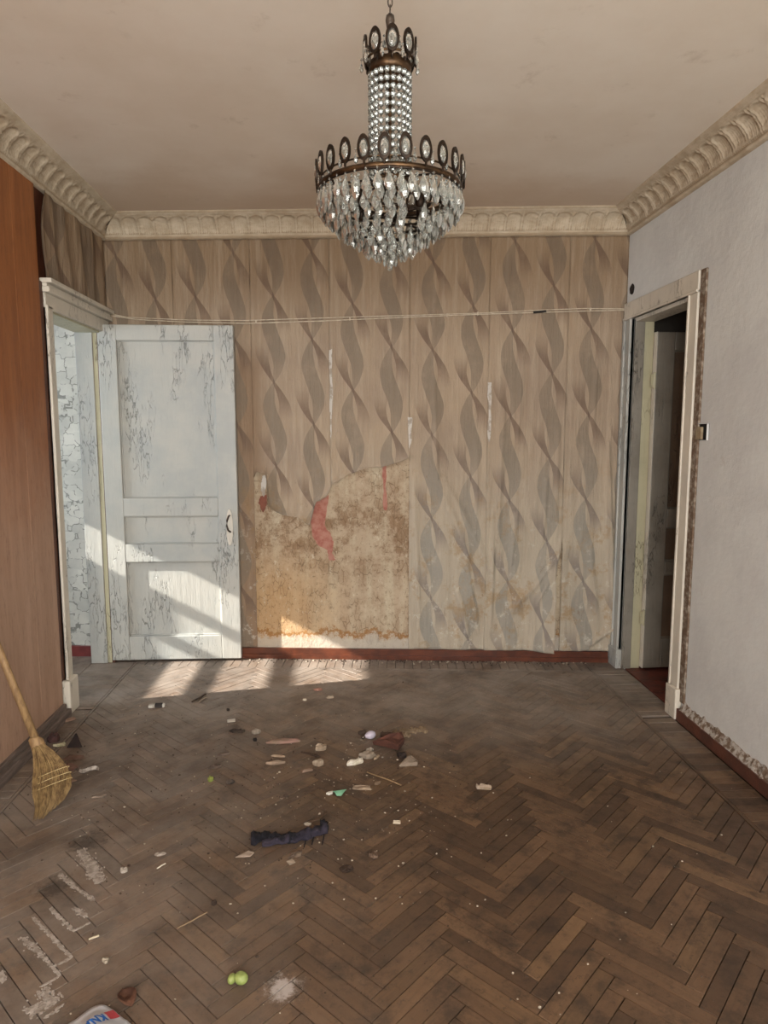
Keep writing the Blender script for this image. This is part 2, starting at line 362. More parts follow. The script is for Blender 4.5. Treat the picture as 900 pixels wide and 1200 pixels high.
M_IRON = simple('dark_bronze', '#33271d', '#221a14', 30, .4, .2, metal=.7)
M_CHAIN = simple('aged_steel', '#6a6058', '#4c443d', 30, .4, .2, metal=.9)
M_STRAWH = simple('pale_turned_wood', '#9a7c55', '#7d6142', 12, .6, .3, 50, (8, 8, 1))
M_STRAW = simple('broom_straw', '#8a7048', '#60492c', 20, .8, .4, 60, (4, 4, 1))
M_TWINE = simple('pale_twine', '#d8c79a', '#b9a270', 40, .9, .3)
def mat_glass():
    g = G('cut_crystal'); n = g.n; gl = n.new('ShaderNodeBsdfGlass'); gl.inputs['IOR'].default_value = 1.5; gl.inputs['Roughness'].default_value = .03
    gl.inputs['Color'].default_value = (.86, .88, .87, 1)
    g.b.inputs['Base Color'].default_value = srgb('#8e8e87'); g.b.inputs['Roughness'].default_value = .12
    mx = n.new('ShaderNodeMixShader'); mx.inputs[0].default_value = .26
    g.link(gl.outputs[0], mx.inputs[1]); g.link(g.b.outputs[0], mx.inputs[2]); g.link(mx.outputs[0], n['Material Output'].inputs['Surface']); return g.m
M_GLASS = mat_glass()
# ------------------------------------------------------------------ floor
fl = MB(); fl.box(-4.2, 4.2, BACKY - .1, 5.0, -.12, -.012)
floor = tag(fl.build('floor', M_SUB), 'worn brown herringbone parquet floor strewn with dust and rubble', 'floor', kind='structure')
LB, RB, BW_ = -1.375, 1.545, .20        # inner edges of the straight borders
def clip(poly, f):                        # keep f(p) >= 0
    out = []
    for i, p in enumerate(poly):
        q = poly[(i + 1) % len(poly)]; a, b = f(p), f(q)
        if a >= 0: out.append(p)
        if (a >= 0) != (b >= 0):
            t = a / (a - b); out.append((p[0] + (q[0] - p[0]) * t, p[1] + (q[1] - p[1]) * t))
    return out
def area(poly): return abs(sum(poly[i - 1][0] * p[1] - p[0] * poly[i - 1][1] for i, p in enumerate(poly))) / 2
rnd = random.Random(5)
L, W, GAP = .3045, .0495, .0014
blocks = []                               # (world polygon, centre, angle)
def add_block(cx, cy, ang, l, wd, tests, gap=GAP):
    c, s = math.cos(ang), math.sin(ang)
    poly = []
    for a, b in ((-1, -1), (1, -1), (1, 1), (-1, 1)):
        x, y = a * (l / 2 - gap), b * (wd / 2 - gap); poly.append((cx + x * c - y * s, cy + x * s + y * c))
    n0 = area(poly)
    for t in tests: 
        poly = clip(poly, t)
        if len(poly) < 3: return
    if area(poly) < .00012: return
    blocks.append((poly, (cx, cy), ang, abs(area(poly) - n0) < 1e-7))
inner = [lambda p: p[0] - LB - .001, lambda p: RB - .001 - p[0], lambda p: yb(p[0]) - BW_ - .001 - p[1], lambda p: p[1] - BACKY]
r2 = math.sqrt(2)
# herringbone: a peak line passes through x = -0.59, the period is sqrt(2)*L
for i in range(-6, 9):
    for j in range(-8, 100):
        # block A rises to the right and ends on the peak line, block B falls away from it
        x0 = -.59 + i * r2 * L; y0 = -1.9 + j * W * r2 + 0.035
        ax, ay = x0 - (L / 2) / r2 + (W / 2) / r2, y0 - (L / 2) / r2 - (W / 2) / r2
        add_block(ax, ay, PI / 4, L, W, inner)
        bx, by = x0 + (L / 2 - 0) / r2 + (W / 2) / r2, y0 - (L / 2) / r2 + (W / 2) / r2 - W * r2 / 1
        add_block(bx, by, -PI / 4, L, W, inner)
# border along the back wall: short blocks standing to the wall
bt = [lambda p: yb(p[0]) - p[1], lambda p: p[1] - (yb(p[0]) - BW_ + .016), lambda p: p[0] - LB, lambda p: RB - p[0]]
x = LB - .1
while x < RB + .1:
    add_block(x + .028, yb(x) - BW_ / 2 + .01, PI / 2 - .09, BW_ + .1, .056, bt); x += .056
# slim strip between border and herringbone, in lengths
x = LB
while x < RB:
    add_block(x + .3, yb(x + .3) - BW_ + .007, math.atan(SK), .6, .0155, [lambda p: p[0] - LB, lambda p: RB - p[0]]); x += .6
def side_border(x0, x1, ymin, ymax, run):
    y = ymin
    while y < ymax:
        add_block((x0 + x1) / 2, y + .028, 0, x1 - x0, .056, [lambda p: yb(p[0]) - p[1]]); y += .056
side_border(XL + .03, LB - .018, BACKY, 3.58, 0); side_border(RB + .018, XR - .03, BACKY, 3.30, 0)
side_border(XL - TH, LB - .018, 3.64, 4.5, 0); side_border(RB + .018, XR + .02, 3.36, 4.3, 0)
for xs in (LB - .009, RB + .009):
    y = BACKY
    while y < 4.25: add_block(xs, y + .35, PI / 2, .7, .0155, [lambda p: yb(p[0]) - p[1]]); y += .7
# hall floor: boards of the same parquet running along x
y = 2.5
while y < 4.6:
    xx = -3.7 + rnd.random() * .2
    while xx < XL - TH: add_block(xx + .17, y + .03, 0, .34, .06, [lambda p: yb(p[0]) - p[1], lambda p: XL - TH - .001 - p[0]]); xx += .34
    y += .06
def pscore(poly):
    q = []
    for p in poly:
        s = px_of((p[0], p[1], 0))
        if s is None: return 0
        q.append(s)
    cx = sum(p[0] for p in q) / len(q); cy = sum(p[1] for p in q) / len(q)
    if not (-5 < cx < 905 and cy < 1212): return 0
    if cx < 75 and cy < 830: return 0
    return area(q)
order = sorted(range(len(blocks)), key=lambda k: -pscore(blocks[k][0]))
parts = set(k for k in order[:300] if pscore(blocks[k][0]) > 0)
def block_mesh(poly, cxy, ang, local=True, tz=0.0):
    c, s = math.cos(-ang), math.sin(-ang); uvs = []; P = []
    for p in poly:
        dx, dy = p[0] - cxy[0], p[1] - cxy[1]; lx, ly = dx * c - dy * s, dx * s + dy * c
        P.append((lx, ly) if local else p); uvs.append((lx, ly))
    m = MB().prism(P, -.012, tz, .0012)
    return m.V, m.F, uvs * 3
shared = None; SV, SF, SU = [], [], []
for k, (poly, cxy, ang, full) in enumerate(blocks):
    dz = rnd.uniform(-.0012, .0006)
    if k in parts:
        if full and abs(abs(ang) - PI / 4) < .01:
            if shared is None:
                V, F, U = block_mesh(poly, cxy, ang); shared = (V, F, U)
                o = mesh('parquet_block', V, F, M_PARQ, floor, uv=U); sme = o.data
            else:
                o = bpy.data.objects.new('parquet_block', sme); COL.objects.link(o); o.parent = floor
        else:
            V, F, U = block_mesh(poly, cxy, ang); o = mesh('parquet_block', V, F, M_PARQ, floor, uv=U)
        o.location = (cxy[0], cxy[1], dz); o.rotation_euler = (rnd.gauss(0, .0022), rnd.gauss(0, .0012), ang + rnd.gauss(0, .0012))
    else:
        V, F, U = block_mesh(poly, cxy, ang, False, dz); b = len(SV)
        SV += V; SF += [tuple(i + b for i in f) for f in F]; SU += U
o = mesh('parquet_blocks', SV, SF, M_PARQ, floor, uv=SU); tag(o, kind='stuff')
rb = 0
for k in range(12):
    MB().box(XR + .03, 3.6, 2.5 + k * .17, 2.5 + k * .17 + .165, -.012, .0, .003).build('floorboard', M_REDBOARD, floor)
# ------------------------------------------------------------------ walls
def quad_wall(mb, pts, z0, z1): mb.prism(pts, z0, z1)
wb = MB(); wb.prism([(-3.9, yb(-3.9)), (3.7, yb(3.7)), (3.7, yb(3.7) + .2), (-3.9, yb(-3.9) + .2)], -.012, CEIL + .05)
wall_back = tag(wb.build('wall_back', M_UNDER), 'far wall with torn beige ribbon wallpaper over bare stained plaster', 'wall', kind='structure')
wl = MB()
wl.box(XL - TH, XL, BACKY, 3.66, -.012, CEIL); wl.box(XL - TH, XL, 3.66, 4.375, 2.15, CEIL)
wl.prism([(XL - TH, 4.375), (XL, 4.375), (XL, yb(XL)), (XL - TH, yb(XL - TH))], -.012, CEIL)
wall_left = tag(wl.build('wall_left', M_DARKWOOD), 'left wall covered with brown fibreboard sheets up to the doorway', 'wall', kind='structure')
wr = MB()
wr.box(XR, XR + .12, BACKY, 3.40, -.012, CEIL); wr.box(XR, XR + .12, 3.40, 4.085, 2.19, CEIL)
wr.prism([(XR, 4.085), (XR + .12, 4.085), (XR + .12, yb(XR + .12)), (XR, yb(XR))], -.012, CEIL)
wall_right = tag(wr.build('wall_right', M_WHITE), 'plain whitewashed right wall with scuffed, peeling edges', 'wall', kind='structure')
wf = MB()      # wall behind the camera with its window opening
y0, y1 = BACKY - .25, BACKY
wf.box(-1.67, 1.87, y0, y1, -.012, .8); wf.box(-1.67, 1.87, y0, y1, 2.55, CEIL); wf.box(-1.67, -1.15, y0, y1, .8, 2.55); wf.box(1.35, 1.87, y0, y1, .8, 2.55)
tag(wf.build('wall_front', M_WHITE), 'whitewashed window wall at the near end of the room', 'wall', kind='structure')
tag(MB().box(-4.0, 3.8, BACKY - .3, 5.1, CEIL, CEIL + .1).build('ceiling', M_CEIL), 'smooth cream painted ceiling, browned along the far cornice', 'ceiling', kind='structure')
# hall beyond the left doorway
HX = -3.6
h = MB(); h.box(HX - .12, HX, 2.3, 2.95, -.012, CEIL); h.box(HX - .12, HX, 4.08, 4.8, -.012, CEIL)
h.box(HX - .12, HX, 2.95, 4.08, -.012, 1.27); h.box(HX - .12, HX, 2.95, 4.08, 1.99, CEIL)
tag(h.build('wall_hall_left', M_WHITE), 'pale outer wall of the hall beyond the left doorway', 'wall', kind='structure')
tag(MB().box(HX - .12, XL - TH, 2.3, 2.42, -.012, CEIL).build('wall_hall_near', M_WHITE), 'near side wall of the hall beyond the left doorway', 'wall', kind='structure')
hp = MB(); hp.prism([(HX, yb(HX) - .004), (XL - TH, yb(XL - TH) - .004), (XL - TH, yb(XL - TH)), (HX, yb(HX))], .06, CEIL)
hp.build('patterned_wallpaper', M_HALL, wall_back)
gp = []
rg = random.Random(3)
zz = .36; A = []; B = []
while zz < 2.12:
    A.append((-1.965 + rg.uniform(-.006, .006), zz)); B.append((-1.935 + rg.uniform(-.012, .012) + .012 * sstep(1.0, 1.9, zz), zz)); zz += .03
V = [(u, yb(u) - .006, z) for u, z in A] + [(u, yb(u) - .006, z) for u, z in B]; n = len(A)
mesh('torn_green_strip', V, [(i, i + n, i + n + 1, i + 1) for i in range(n - 1)], M_GREEN, wall_back)
tag(MB().prism([(HX, yb(HX) - .025), (XL - TH, yb(XL - TH) - .025), (XL - TH, yb(XL - TH)), (HX, yb(HX))], 0, .07).build('baseboard_hall', M_SKIRT_HALL), 'dark red baseboard of the hall seen through the left doorway', 'baseboard', kind='structure')
hw = empty('window_1', (HX - .06, 3.5, 1.6), 'hall window whose bars throw the striped sunlight', 'window', kind='structure')
def wbar(y0, y1, z0, z1, nm='window_bar'):
    MB().box(-.03, .03, y0 - 3.5, y1 - 3.5, z0 - 1.6, z1 - 1.6, .004).build(nm, M_TRIM, hw)
wbar(2.95, 4.08, 1.975, 1.99, 'window_frame'); wbar(2.95, 4.08, 1.27, 1.29, 'window_frame')
wbar(2.95, 4.08, 1.66, 1.72); wbar(2.95, 4.08, 1.42, 1.475); wbar(3.94, 4.08, 1.29, 1.655, 'window_frame'); wbar(2.95, 3.0, 1.29, 1.975, 'window_frame')
# unlit room beyond the right doorway
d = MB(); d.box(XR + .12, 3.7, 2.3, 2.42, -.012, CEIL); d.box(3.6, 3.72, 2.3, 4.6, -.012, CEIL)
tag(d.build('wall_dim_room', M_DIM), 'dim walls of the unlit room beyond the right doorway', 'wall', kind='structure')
MB().prism([(XR + .12, yb(XR + .12) - .01), (3.6, yb(3.6) - .01), (3.6, yb(3.6)), (XR + .12, yb(XR + .12))], 0, CEIL).build('shade_lining', M_DIM, wall_back)
# window behind the camera
w2 = empty('window_2', (.1, BACKY - .12, 1.675), 'large white framed window lighting the room', 'window', kind='structure')
for a in ((-1.25, -1.17, -.875, .875), (1.17, 1.25, -.875, .875), (-1.25, 1.25, .80, .875), (-1.25, 1.25, -.875, -.8), (-.04, .04, -.8, .8)):
    MB().box(a[0], a[1], -.03, .03, a[2], a[3], .006).build('window_frame', M_TRIM, w2)
# ------------------------------------------------------------------ wallpaper strips on the far wall
U_ = [XL + .003, -1.09, -.598, -.098, .408, .905, 1.392, XR - .003]
TEAR = [(on_back(x, y).x, on_back(x, y).z) for x, y in ((298, 560), (301, 553), (312, 555), (314, 568), (309, 582), (318, 596), (332, 603), (350, 606), (363, 616), (366, 604), (370, 588), (383, 581), (390, 566), (398, 563), (408, 556), (430, 548), (448, 547), (462, 543), (470, 541), (480, 535))]
# creases: (u0, z0, u1, z1, width, height)
def bp(x, y): p = on_back(x, y); return p.x, p.z
CREASE = []
for (x0, y0_, x1, y1_, wd, hh) in ((663, 640, 600, 712, .036, .013), (655, 665, 622, 712, .022, .008), (500, 530, 560, 680, .030, .010), (520, 560, 574, 668, .022, .008), (508, 430, 512, 560, .010, .006),
                                   (545, 650, 560, 740, .014, .010), (590, 480, 582, 640, .012, .008), (712, 520, 716, 745, .012, .014), (700, 420, 694, 500, .009, .006), (640, 560, 634, 640, .010, .007),
                                   (716, 735, 690, 755, .012, .012), (690, 640, 700, 740, .02, .008), (578, 600, 574, 740, .010, .008), (605, 600, 598, 660, .012, .007), (535, 690, 548, 745, .015, .009), (612, 420, 606, 520, .008, .005),
                                   (485, 560, 492, 740, .012, .006), (655, 500, 650, 600, .010, .006), (560, 520, 556, 640, .008, .005)):
    a, b = bp(x0, y0_), bp(x1, y1_); CREASE.append((a[0], a[1], b[0], b[1], wd, hh))
def relief(u, z):
    h = .0022 * (1 + nz(u * 2, z * .7, 3)) + .0035 * sstep(1.9, .3, z) * sstep(.2, .8, u) * (1 + nz(u * 9, z * 1.6, 7)) + .009 * max(0, nz(u * 13, z * 1.3, 11)) * sstep(2.1, 1.0, z) + .003 * nz(u * 26, z * 8, 1) * sstep(1.7, .8, z)
    h += .0075 * (1 + math.sin(u * 41 + 2.6 * nz(u * 3, z * 1.1, 8) + z * 1.2)) * sstep(1.55, .6, z) * sstep(.40, .75, u) * (.5 + nz(u * 4, z * 2, 31))
    for a, b, c, dd, wd, hh in CREASE:
        vx, vz = c - a, dd - b; l2 = vx * vx + vz * vz; t = max(0, min(1, ((u - a) * vx + (z - b) * vz) / l2))
        du, dz = u - a - vx * t, z - b - vz * t; D = (du * du + dz * dz) / (wd * wd)
        if D < 9: h += 2.6 * hh * math.exp(-D) * math.sin(PI * (.15 + .7 * t))
    return h
UO = [-1.59, -1.09, -.598, -.098, .408, .905, 1.392]
PH = [on_back(x, y).z for x, y in ((132, 300), (220, 348), (322, 448), (413, 457), (507, 410), (597, 387), (697, 385))]
def paper_strip(u0, u1, k):
    nu = max(12, int((u1 - u0) / .0105)); n = 190; V = []; F = []; UVs = []
    torn = k in (2, 3)
    for i in range(nu + 1):
        u = u0 + (u1 - u0) * i / nu
        zb = .072 + .008 * nz(u * 11, k * 3.1)
        if torn: zb = lerp(TEAR, u) + .006 * nz(u * 50, 2) 
        for j in range(n + 1):
            z = zb + (2.70 - zb) * (j / n); uu = u; out = .0025 + .0012 * (k % 2) + relief(u, z)
            e = min(u - u0, u1 - u)
            out += .0025 * math.exp(-e / .012) * (1 + nz(z * 5, k * 7.7)) * sstep(2.4, 1.2, z)
            if torn:
                q = z - zb; out += math.exp(-q / .022) * max(.002, .018 + .022 * nz(u * 9, 4.2))
                if k == 3 and u < -.05: out += .02 * math.exp(-q / .03) * math.exp(-((u + .075) / .03) ** 2)
            if k == 5:     # the loose lower right corner that hangs away from the wall
                g_ = sstep(.86, .45, z) * sstep(u1 - .22, u1, u); out += .075 * g_; uu = u - .052 * sstep(.85, .55, z) * sstep(u1 - .2, u1, u) + .006 * g_ * nz(z * 16, 3)
            V.append((uu, yb(uu) - out, z)); UVs.append((u - UO[k], z - PH[k]))
    for i in range(nu):
        for j in range(n): a = i * (n + 1) + j; F.append((a, a + n + 1, a + n + 2, a + 1))
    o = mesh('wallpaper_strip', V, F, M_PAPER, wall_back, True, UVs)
    md = o.modifiers.new('thickness', 'SOLIDIFY'); md.thickness = .0008; md.offset = -1
    return o
for k in range(7): paper_strip(U_[k], U_[k + 1], k)
# red paint exposed in the torn area, white streaks at the seams
M_REDP = simple('exposed_red_paint', '#a67566', '#965b4c', 30, .8, .6, 60)
def wall_patch(name, pts, mat, out=.0015, label=None):
    P = [on_back(x, y) for x, y in pts]; r_ = random.Random(len(pts)); Q = []
    for i, p in enumerate(P):
        q = P[(i + 1) % len(P)]
        for t in (0, .25, .5, .75): v = p.lerp(q, t); Q.append((v.x + r_.uniform(-.004, .004), v.z + r_.uniform(-.004, .004)))
    n = len(Q); V = [(u, yb(u) - out, z) for u, z in Q] + [(u, yb(u), z) for u, z in Q]
    o = mesh(name, V, [tuple(range(n))] + [(i, (i + 1) % n, n + (i + 1) % n, n + i) for i in range(n)], mat, wall_back)
    if label: o['label'] = label
wall_patch('red_paint_patch', ((370, 588), (378, 585), (385, 580), (383, 598), (380, 616), (387, 625), (391, 635), (389, 648), (393, 656), (386, 657), (383, 644), (374, 640), (366, 628), (364, 612), (366, 600)), M_REDP, label='large curved red paint patch under the tear')
wall_patch('red_paint_patch', ((448, 545), (453, 545), (452, 570), (454, 598), (449, 597), (449, 570)), M_REDP, label='narrow vertical red paint streak')
wall_patch('red_paint_patch', ((305, 582), (312, 580), (313, 592), (308, 600), (303, 590)), simple('exposed_brown_paint', '#7a4634', '#6a3a2a', 30), label='small dark red-brown patch by the left seam')
M_CHALK = simple('white_plaster_streak', '#bdb6ad', '#9c9184', 25, .95, .8, 80, lo=.45, hi=.6)
wall_patch('plaster_streak', ((386, 410), (390, 409), (389, 440), (390, 470), (388, 515), (387, 500), (386, 460)), M_CHALK, .010)
wall_patch('plaster_streak', ((571, 448), (576, 449), (575, 480), (574, 518), (571, 517), (572, 480)), M_CHALK, .012)
wall_patch('plaster_streak', ((478, 488), (483, 490), (482, 515), (479, 530)), M_CHALK, .010)
wall_patch('plaster_streak', ((307, 558), (313, 556), (312, 572), (309, 582), (306, 576)), M_CHALK, .006)
# paper scrap above the left doorway
V = []; F = []; UVs = []; nu, nv = 70, 46
for i in range(nu + 1):
    for j in range(nv + 1):
        t = i / nu; z = 2.255 + (2.705 - 2.255) * j / nv
        yst = 3.565 + .05 * sstep(2.5, 2.72, z) - .02 * math.sin((z - 2.25) * 7)
        y = yst + (yb(XL) - .004 - yst) * t
        o_ = .010 + .007 * math.sin(y * 34 + 2.2 * nz(y * 3, z * 2) + z * 3) + .004 * nz(y * 16, z * 4, 2) + .03 * math.exp(-t / .035)
        V.append((XL + max(.003, o_ * min(1, (1 - t) * 14)), y, z)); UVs.append(((y - 3.56) * .5 + .05, z * .8 - 1.95))
for i in range(nu):
    for j in range(nv): a = i * (nv + 1) + j; F.append((a, a + 1, a + nv + 2, a + nv + 1))
mesh('wallpaper_scrap', V, F, M_PAPER, wall_left, True, UVs)
# fibreboard sheets
ys = [-1.58, -.35, .86, 2.08, 2.68, 3.285, 3.53]
for k in range(6):
    MB().box(XL, XL + .013, ys[k] + .0022, ys[k + 1] - .0022, .06, 2.72).build('fibreboard_sheet', M_BOARD, wall_left)
MB().box(XL, XL + .012, 3.522, 3.571, .19, 2.25, .003).build('cover_board', M_DARKWOOD, wall_left)
# ------------------------------------------------------------------ cornices
def cornice(name, mode, label):
    prof = []; NP = 22
    prof.append((.0, 2.700)); prof.append((.018, 2.701)); prof.append((.026, 2.706)); prof.append((.026, 2.716)); prof.append((.018, 2.722)); prof.append((.028, 2.728))
    for i in range(NP + 1):
        t = i / NP; a = t * PI / 2; prof.append((.030 + .085 * (1 - math.cos(a)) * .55 + .085 * t * .45, 2.730 + .085 * math.sin(a) * .6 + .085 * t * .4))
    prof += [(.122, 2.816), (.126, 2.822), (.140, 2.823), (.143, 2.835)]
    m = len(prof); 
    if mode == 'back': s0, s1 = XL, XR
    else: s0, s1 = BACKY, 0
    N = 620 if mode == 'back' else 1050
    V = []; F = []
    PER = .098
    for i in range(N + 1):
        f = i / N
        for j, (p, z) in enumerate(prof):
            if mode == 'back': S0, S1 = XL + p, XR - p
            elif mode == 'left': S0, S1 = BACKY, yb(XL + p) - p
            else: S0, S1 = BACKY, yb(XR - p) - p
            s = S0 + (S1 - S0) * f; d_ = 0
            if 6 <= j <= 6 + NP:
                t = (j - 6) / NP; c = ((s / PER) % 1) - .5
                arch = .93 - .9 * (abs(c) * 2) ** 2 * .28
                rib = abs(abs(c) - .40)
                d_ = -.007 * math.cos(c * PI) * sstep(arch + .03, arch - .12, t) * sstep(.0, .15, t)
                d_ += .0042 * math.exp(-(rib / .045) ** 2) * sstep(1, .9, t)
                d_ += .004 * math.exp(-((t - arch) / .05) ** 2)
                d_ += .0028 * math.cos(c * PI * 14) * sstep(.75, .3, t) + .004 * math.exp(-((t - .12) / .07) ** 2) * (1 if abs(c) < .2 else 0)
            d_ += .0025 * nz(s * 14, j * .5, 5) + .002 * nz(s * 40, j * .9, 9)
            if j < 5: d_ += .004 * nz(s * 9, j, 2)
            if j in (0, m - 1): d_ = 0
            pp = p + d_ * .75; zz = z - d_ * .6
            if mode == 'back': V.append((s, yb(s) - pp, zz))
            elif mode == 'left': V.append((XL + pp, s, zz))
            else: V.append((XR - pp, s, zz))
    for i in range(N):
        for j in range(m - 1):
            a = i * m + j; q = (a, a + 1, a + m + 1, a + m); F.append(q if mode != 'left' else q[::-1])
    tag(mesh(name, V, F, M_PLASTER, None, True), label, 'cornice', kind='structure')
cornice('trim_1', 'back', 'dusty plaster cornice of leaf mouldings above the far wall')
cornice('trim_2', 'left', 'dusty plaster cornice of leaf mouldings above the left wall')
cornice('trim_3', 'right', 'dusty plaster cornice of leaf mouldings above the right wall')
# ------------------------------------------------------------------ baseboards
p = MB(); 
p.prism([(XL + .01, yb(XL) - .018), (XR - .04, yb(XR) - .018), (XR - .04, yb(XR)), (XL + .01, yb(XL))], 0, .07)
p.prism([(XL + .01, yb(XL) - .026), (XR - .04, yb(XR) - .026), (XR - .04, yb(XR) - .018), (XL + .01, yb(XL) - .018)], 0, .03)
tag(p.build('baseboard_back', M_SKIRT), 'glossy red-brown baseboard along the foot of the far wall', 'baseboard', kind='structure')
p = MB(); p.box(XL, XL + .055, BACKY, 3.53, 0, .045, .004).box(XL, XL + .03, BACKY, 3.53, .045, .07, .003)
tag(p.build('baseboard_left', M_GREYWOOD), 'grey weathered wooden baseboard ledge under the fibreboard', 'baseboard', kind='structure')
p = MB(); p.box(XR - .028, XR, BACKY, 3.30, 0, .065, .003)
br = tag(p.build('baseboard_right', M_SKIRT_R), 'dull red-brown baseboard below crumbling plaster on the right wall', 'baseboard', kind='structure')
V = []; F = []; N = 500                    # ragged broken plaster ledge above it
for i in range(N + 1):
    y = BACKY + (3.27 - BACKY) * i / N; hh = .105 + .022 * nz(y * 9, 1) + .014 * nz(y * 33, 2)
    for j in range(6):
        t = j / 5; V.append((XR - (.020 * (1 - t) + .006 * (1 + nz(y * 30, t * 3, 4)) * (1 - t)), y, .062 + (hh - .062) * t))
for i in range(N):
    for j in range(5): a = i * 6 + j; F.append((a, a + 6, a + 7, a + 1))
mesh('crumbling_plaster_edge', V, F, M_CRUMB, wall_right)
# ------------------------------------------------------------------ door casings
t4 = empty('trim_4', (XL, 3.6, 0), 'chipped cream door casing of the left doorway with moulded head', 'door casing', kind='structure')
def part(parent, nm, mat, *boxes, b=.004):
    m = MB(); o = parent.location
    for bx in boxes: m.box(bx[0] - o.x, bx[1] - o.x, bx[2] - o.y, bx[3] - o.y, bx[4] - o.z, bx[5] - o.z, b)
    return m.build(nm, mat, parent)
part(t4, 'jamb_casing', M_TRIM, (XL, XL + .022, 3.572, 3.655, .17, 2.14), (XL, XL + .030, 3.572, 3.590, .17, 2.14))
part(t4, 'plinth_block', M_TRIM, (XL, XL + .045, 3.545, 3.665, .0, .185), b=.008)
part(t4, 'head_casing', M_TRIM, (XL, XL + .022, 3.57, 4.49, 2.125, 2.20), (XL, XL + .045, 3.565, 4.49, 2.20, 2.228), (XL, XL + .034, 3.567, 4.49, 2.228, 2.245), (XL, XL + .06, 3.56, 4.49, 2.245, 2.268))
part(t4, 'jamb_lining', M_TRIM, (XL - TH, XL, 3.645, 3.662, 0, 2.13), b=.002)
part(t4, 'head_lining', M_YEL, (XL - TH, XL, 3.645, 4.375, 2.115, 2.152), b=.002)
part(t4, 'jamb_lining', M_DOOR, (XL - TH, XL - .045, 4.366, 4.39, 0, 2.12), b=.003)
part(t4, 'rebate_strip', M_YEL, (XL - .045, XL - .018, 4.374, 4.388, 0, 2.12), b=.003)
part(t4, 'jamb_casing', M_TRIM, (XL, XL + .02, 4.43, 4.492, .0, 2.14))
t5 = empty('trim_5', (XR, 3.4, 0), 'chipped white door casing of the right doorway with peeling outer edge', 'door casing', kind='structure')
part(t5, 'jamb_casing', M_TRIM, (XR - .022, XR, 3.315, 3.405, .15, 2.185), (XR - .028, XR, 3.388, 3.405, .15, 2.185))
part(t5, 'peeling_edge', M_PEEL, (XR - .012, XR, 3.262, 3.315, .10, 2.29), b=.003)
part(t5, 'plinth_block', M_TRIM, (XR - .036, XR, 3.30, 3.412, 0, .165), b=.006)
part(t5, 'head_casing', M_TRIM, (XR - .022, XR, 3.315, 4.205, 2.185, 2.29), (XR - .03, XR, 3.315, 4.205, 2.185, 2.20))
part(t5, 'jamb_casing', M_DOOR, (XR - .022, XR, 4.085, 4.20, .12, 2.185), (XR - .032, XR, 4.085, 4.102, .12, 2.185), (XR - .03, XR, 4.17, 4.20, .12, 2.185))
part(t5, 'plinth_block', M_DOOR, (XR - .038, XR, 4.075, 4.208, 0, .125), b=.005)
part(t5, 'jamb_lining', M_DOORDARK, (XR, XR + .06, 4.072, 4.09, 0, 2.18), b=.003)
part(t5, 'rebate_strip', M_YEL, (XR + .06, XR + .12, 4.082, 4.098, 0, 2.18), b=.003)
part(t5, 'jamb_lining', M_TRIM, (XR, XR + .12, 3.398, 3.414, 0, 2.18), b=.003)
part(t5, 'head_lining', M_TRIM, (XR, XR + .12, 3.40, 4.09, 2.165, 2.195), b=.003)
# ------------------------------------------------------------------ door leaves (local: x from hinge, y depth, z up; front faces -y)
def leaf(root, wd, zt, mat, pmat, pb):
    T = .042; z0 = .0; x0, x1 = .115, wd - .125
    def bx(nm, a, b, c, d_, y0=0.0, y1=T, m=mat, bev=.005): return MB().box(a, b, y0, y1, c, d_, bev).build(nm, m, root)
    bx('stile', 0, x0, z0, zt); bx('stile', x1, wd, z0, zt)
    zs = [z0] + [v for q in pb for v in q] + [zt]
    for i in range(0, len(zs), 2): bx('rail', x0 - .001, x1 + .001, zs[i], zs[i + 1], .0012, T)
    for a, b in pb:
        pn = bx('panel', x0, x1, a, b, .026, .034, pmat, .0)
        mm = MB(); e = .007
        for q in ((x0, x1, a, a + e), (x0, x1, b - e, b), (x0, x0 + e, a + e, b - e), (x1 - e, x1, a + e, b - e)): mm.box(q[0], q[1], .016, .028, q[2], q[3], .003)
        mm.build('moulding', mat, root)
PB = [(.160, .652), (.772, .950), (1.070, 2.055)]
d1 = empty('door_1', (-1.536, 4.372, .015), 'open pale white panelled door with cracked paint, flat against the far wall', 'door', kind='structure', rot=(0, 0, -.006))
leaf(d1, .838, 2.152, M_DOOR, M_DOOR, PB)
hd = MB()
pts = [(.785 + .021 * math.cos(a) * (1 if abs(math.cos(a)) < .99 else 1), -.002, .877 + .118 * math.sin(a)) for a in [2 * PI * k / 28 for k in range(28)]]
hd.add([(x_, y_, z_) for y_ in (-.011, .001) for (x_, _, z_) in pts], [tuple(range(28))[::-1], tuple(range(28, 56))] + [(k, (k + 1) % 28, 28 + (k + 1) % 28, 28 + k) for k in range(28)])
pl = hd.build('handle_plate', M_TRIM, d1)
MB().tube([(.787, -.004, .955), (.783, -.030, .952), (.775, -.040, .925), (.773, -.042, .893), (.780, -.036, .862), (.790, -.02, .850), (.788, -.004, .846)], .0060, 8).build('pull', M_CHAIN, pl, True)
d2 = empty('door_2', (XR + .125, 4.045, .012), 'open panelled door coloured dark for the unlit right doorway', 'door', kind='structure', rot=(0, 0, .03))
leaf(d2, .78, 2.09, M_DOORDARK, M_DOORPANEL, [(.19, .60), (.69, .90), (1.02, 1.98)])
MB().box(-.003, .001, .0, .042, .0, 2.09, .0).build('painted_edge', M_TRIM, d2)
for z in (.33, 1.80):
    hm = MB(); hm.tube([(-.008, -.004, z - .05), (-.008, -.004, z + .05)], .008, 8).box(-.03, .0, -.002, .002, z - .04, z + .04)
    hm.build('hinge', M_YEL, d2)
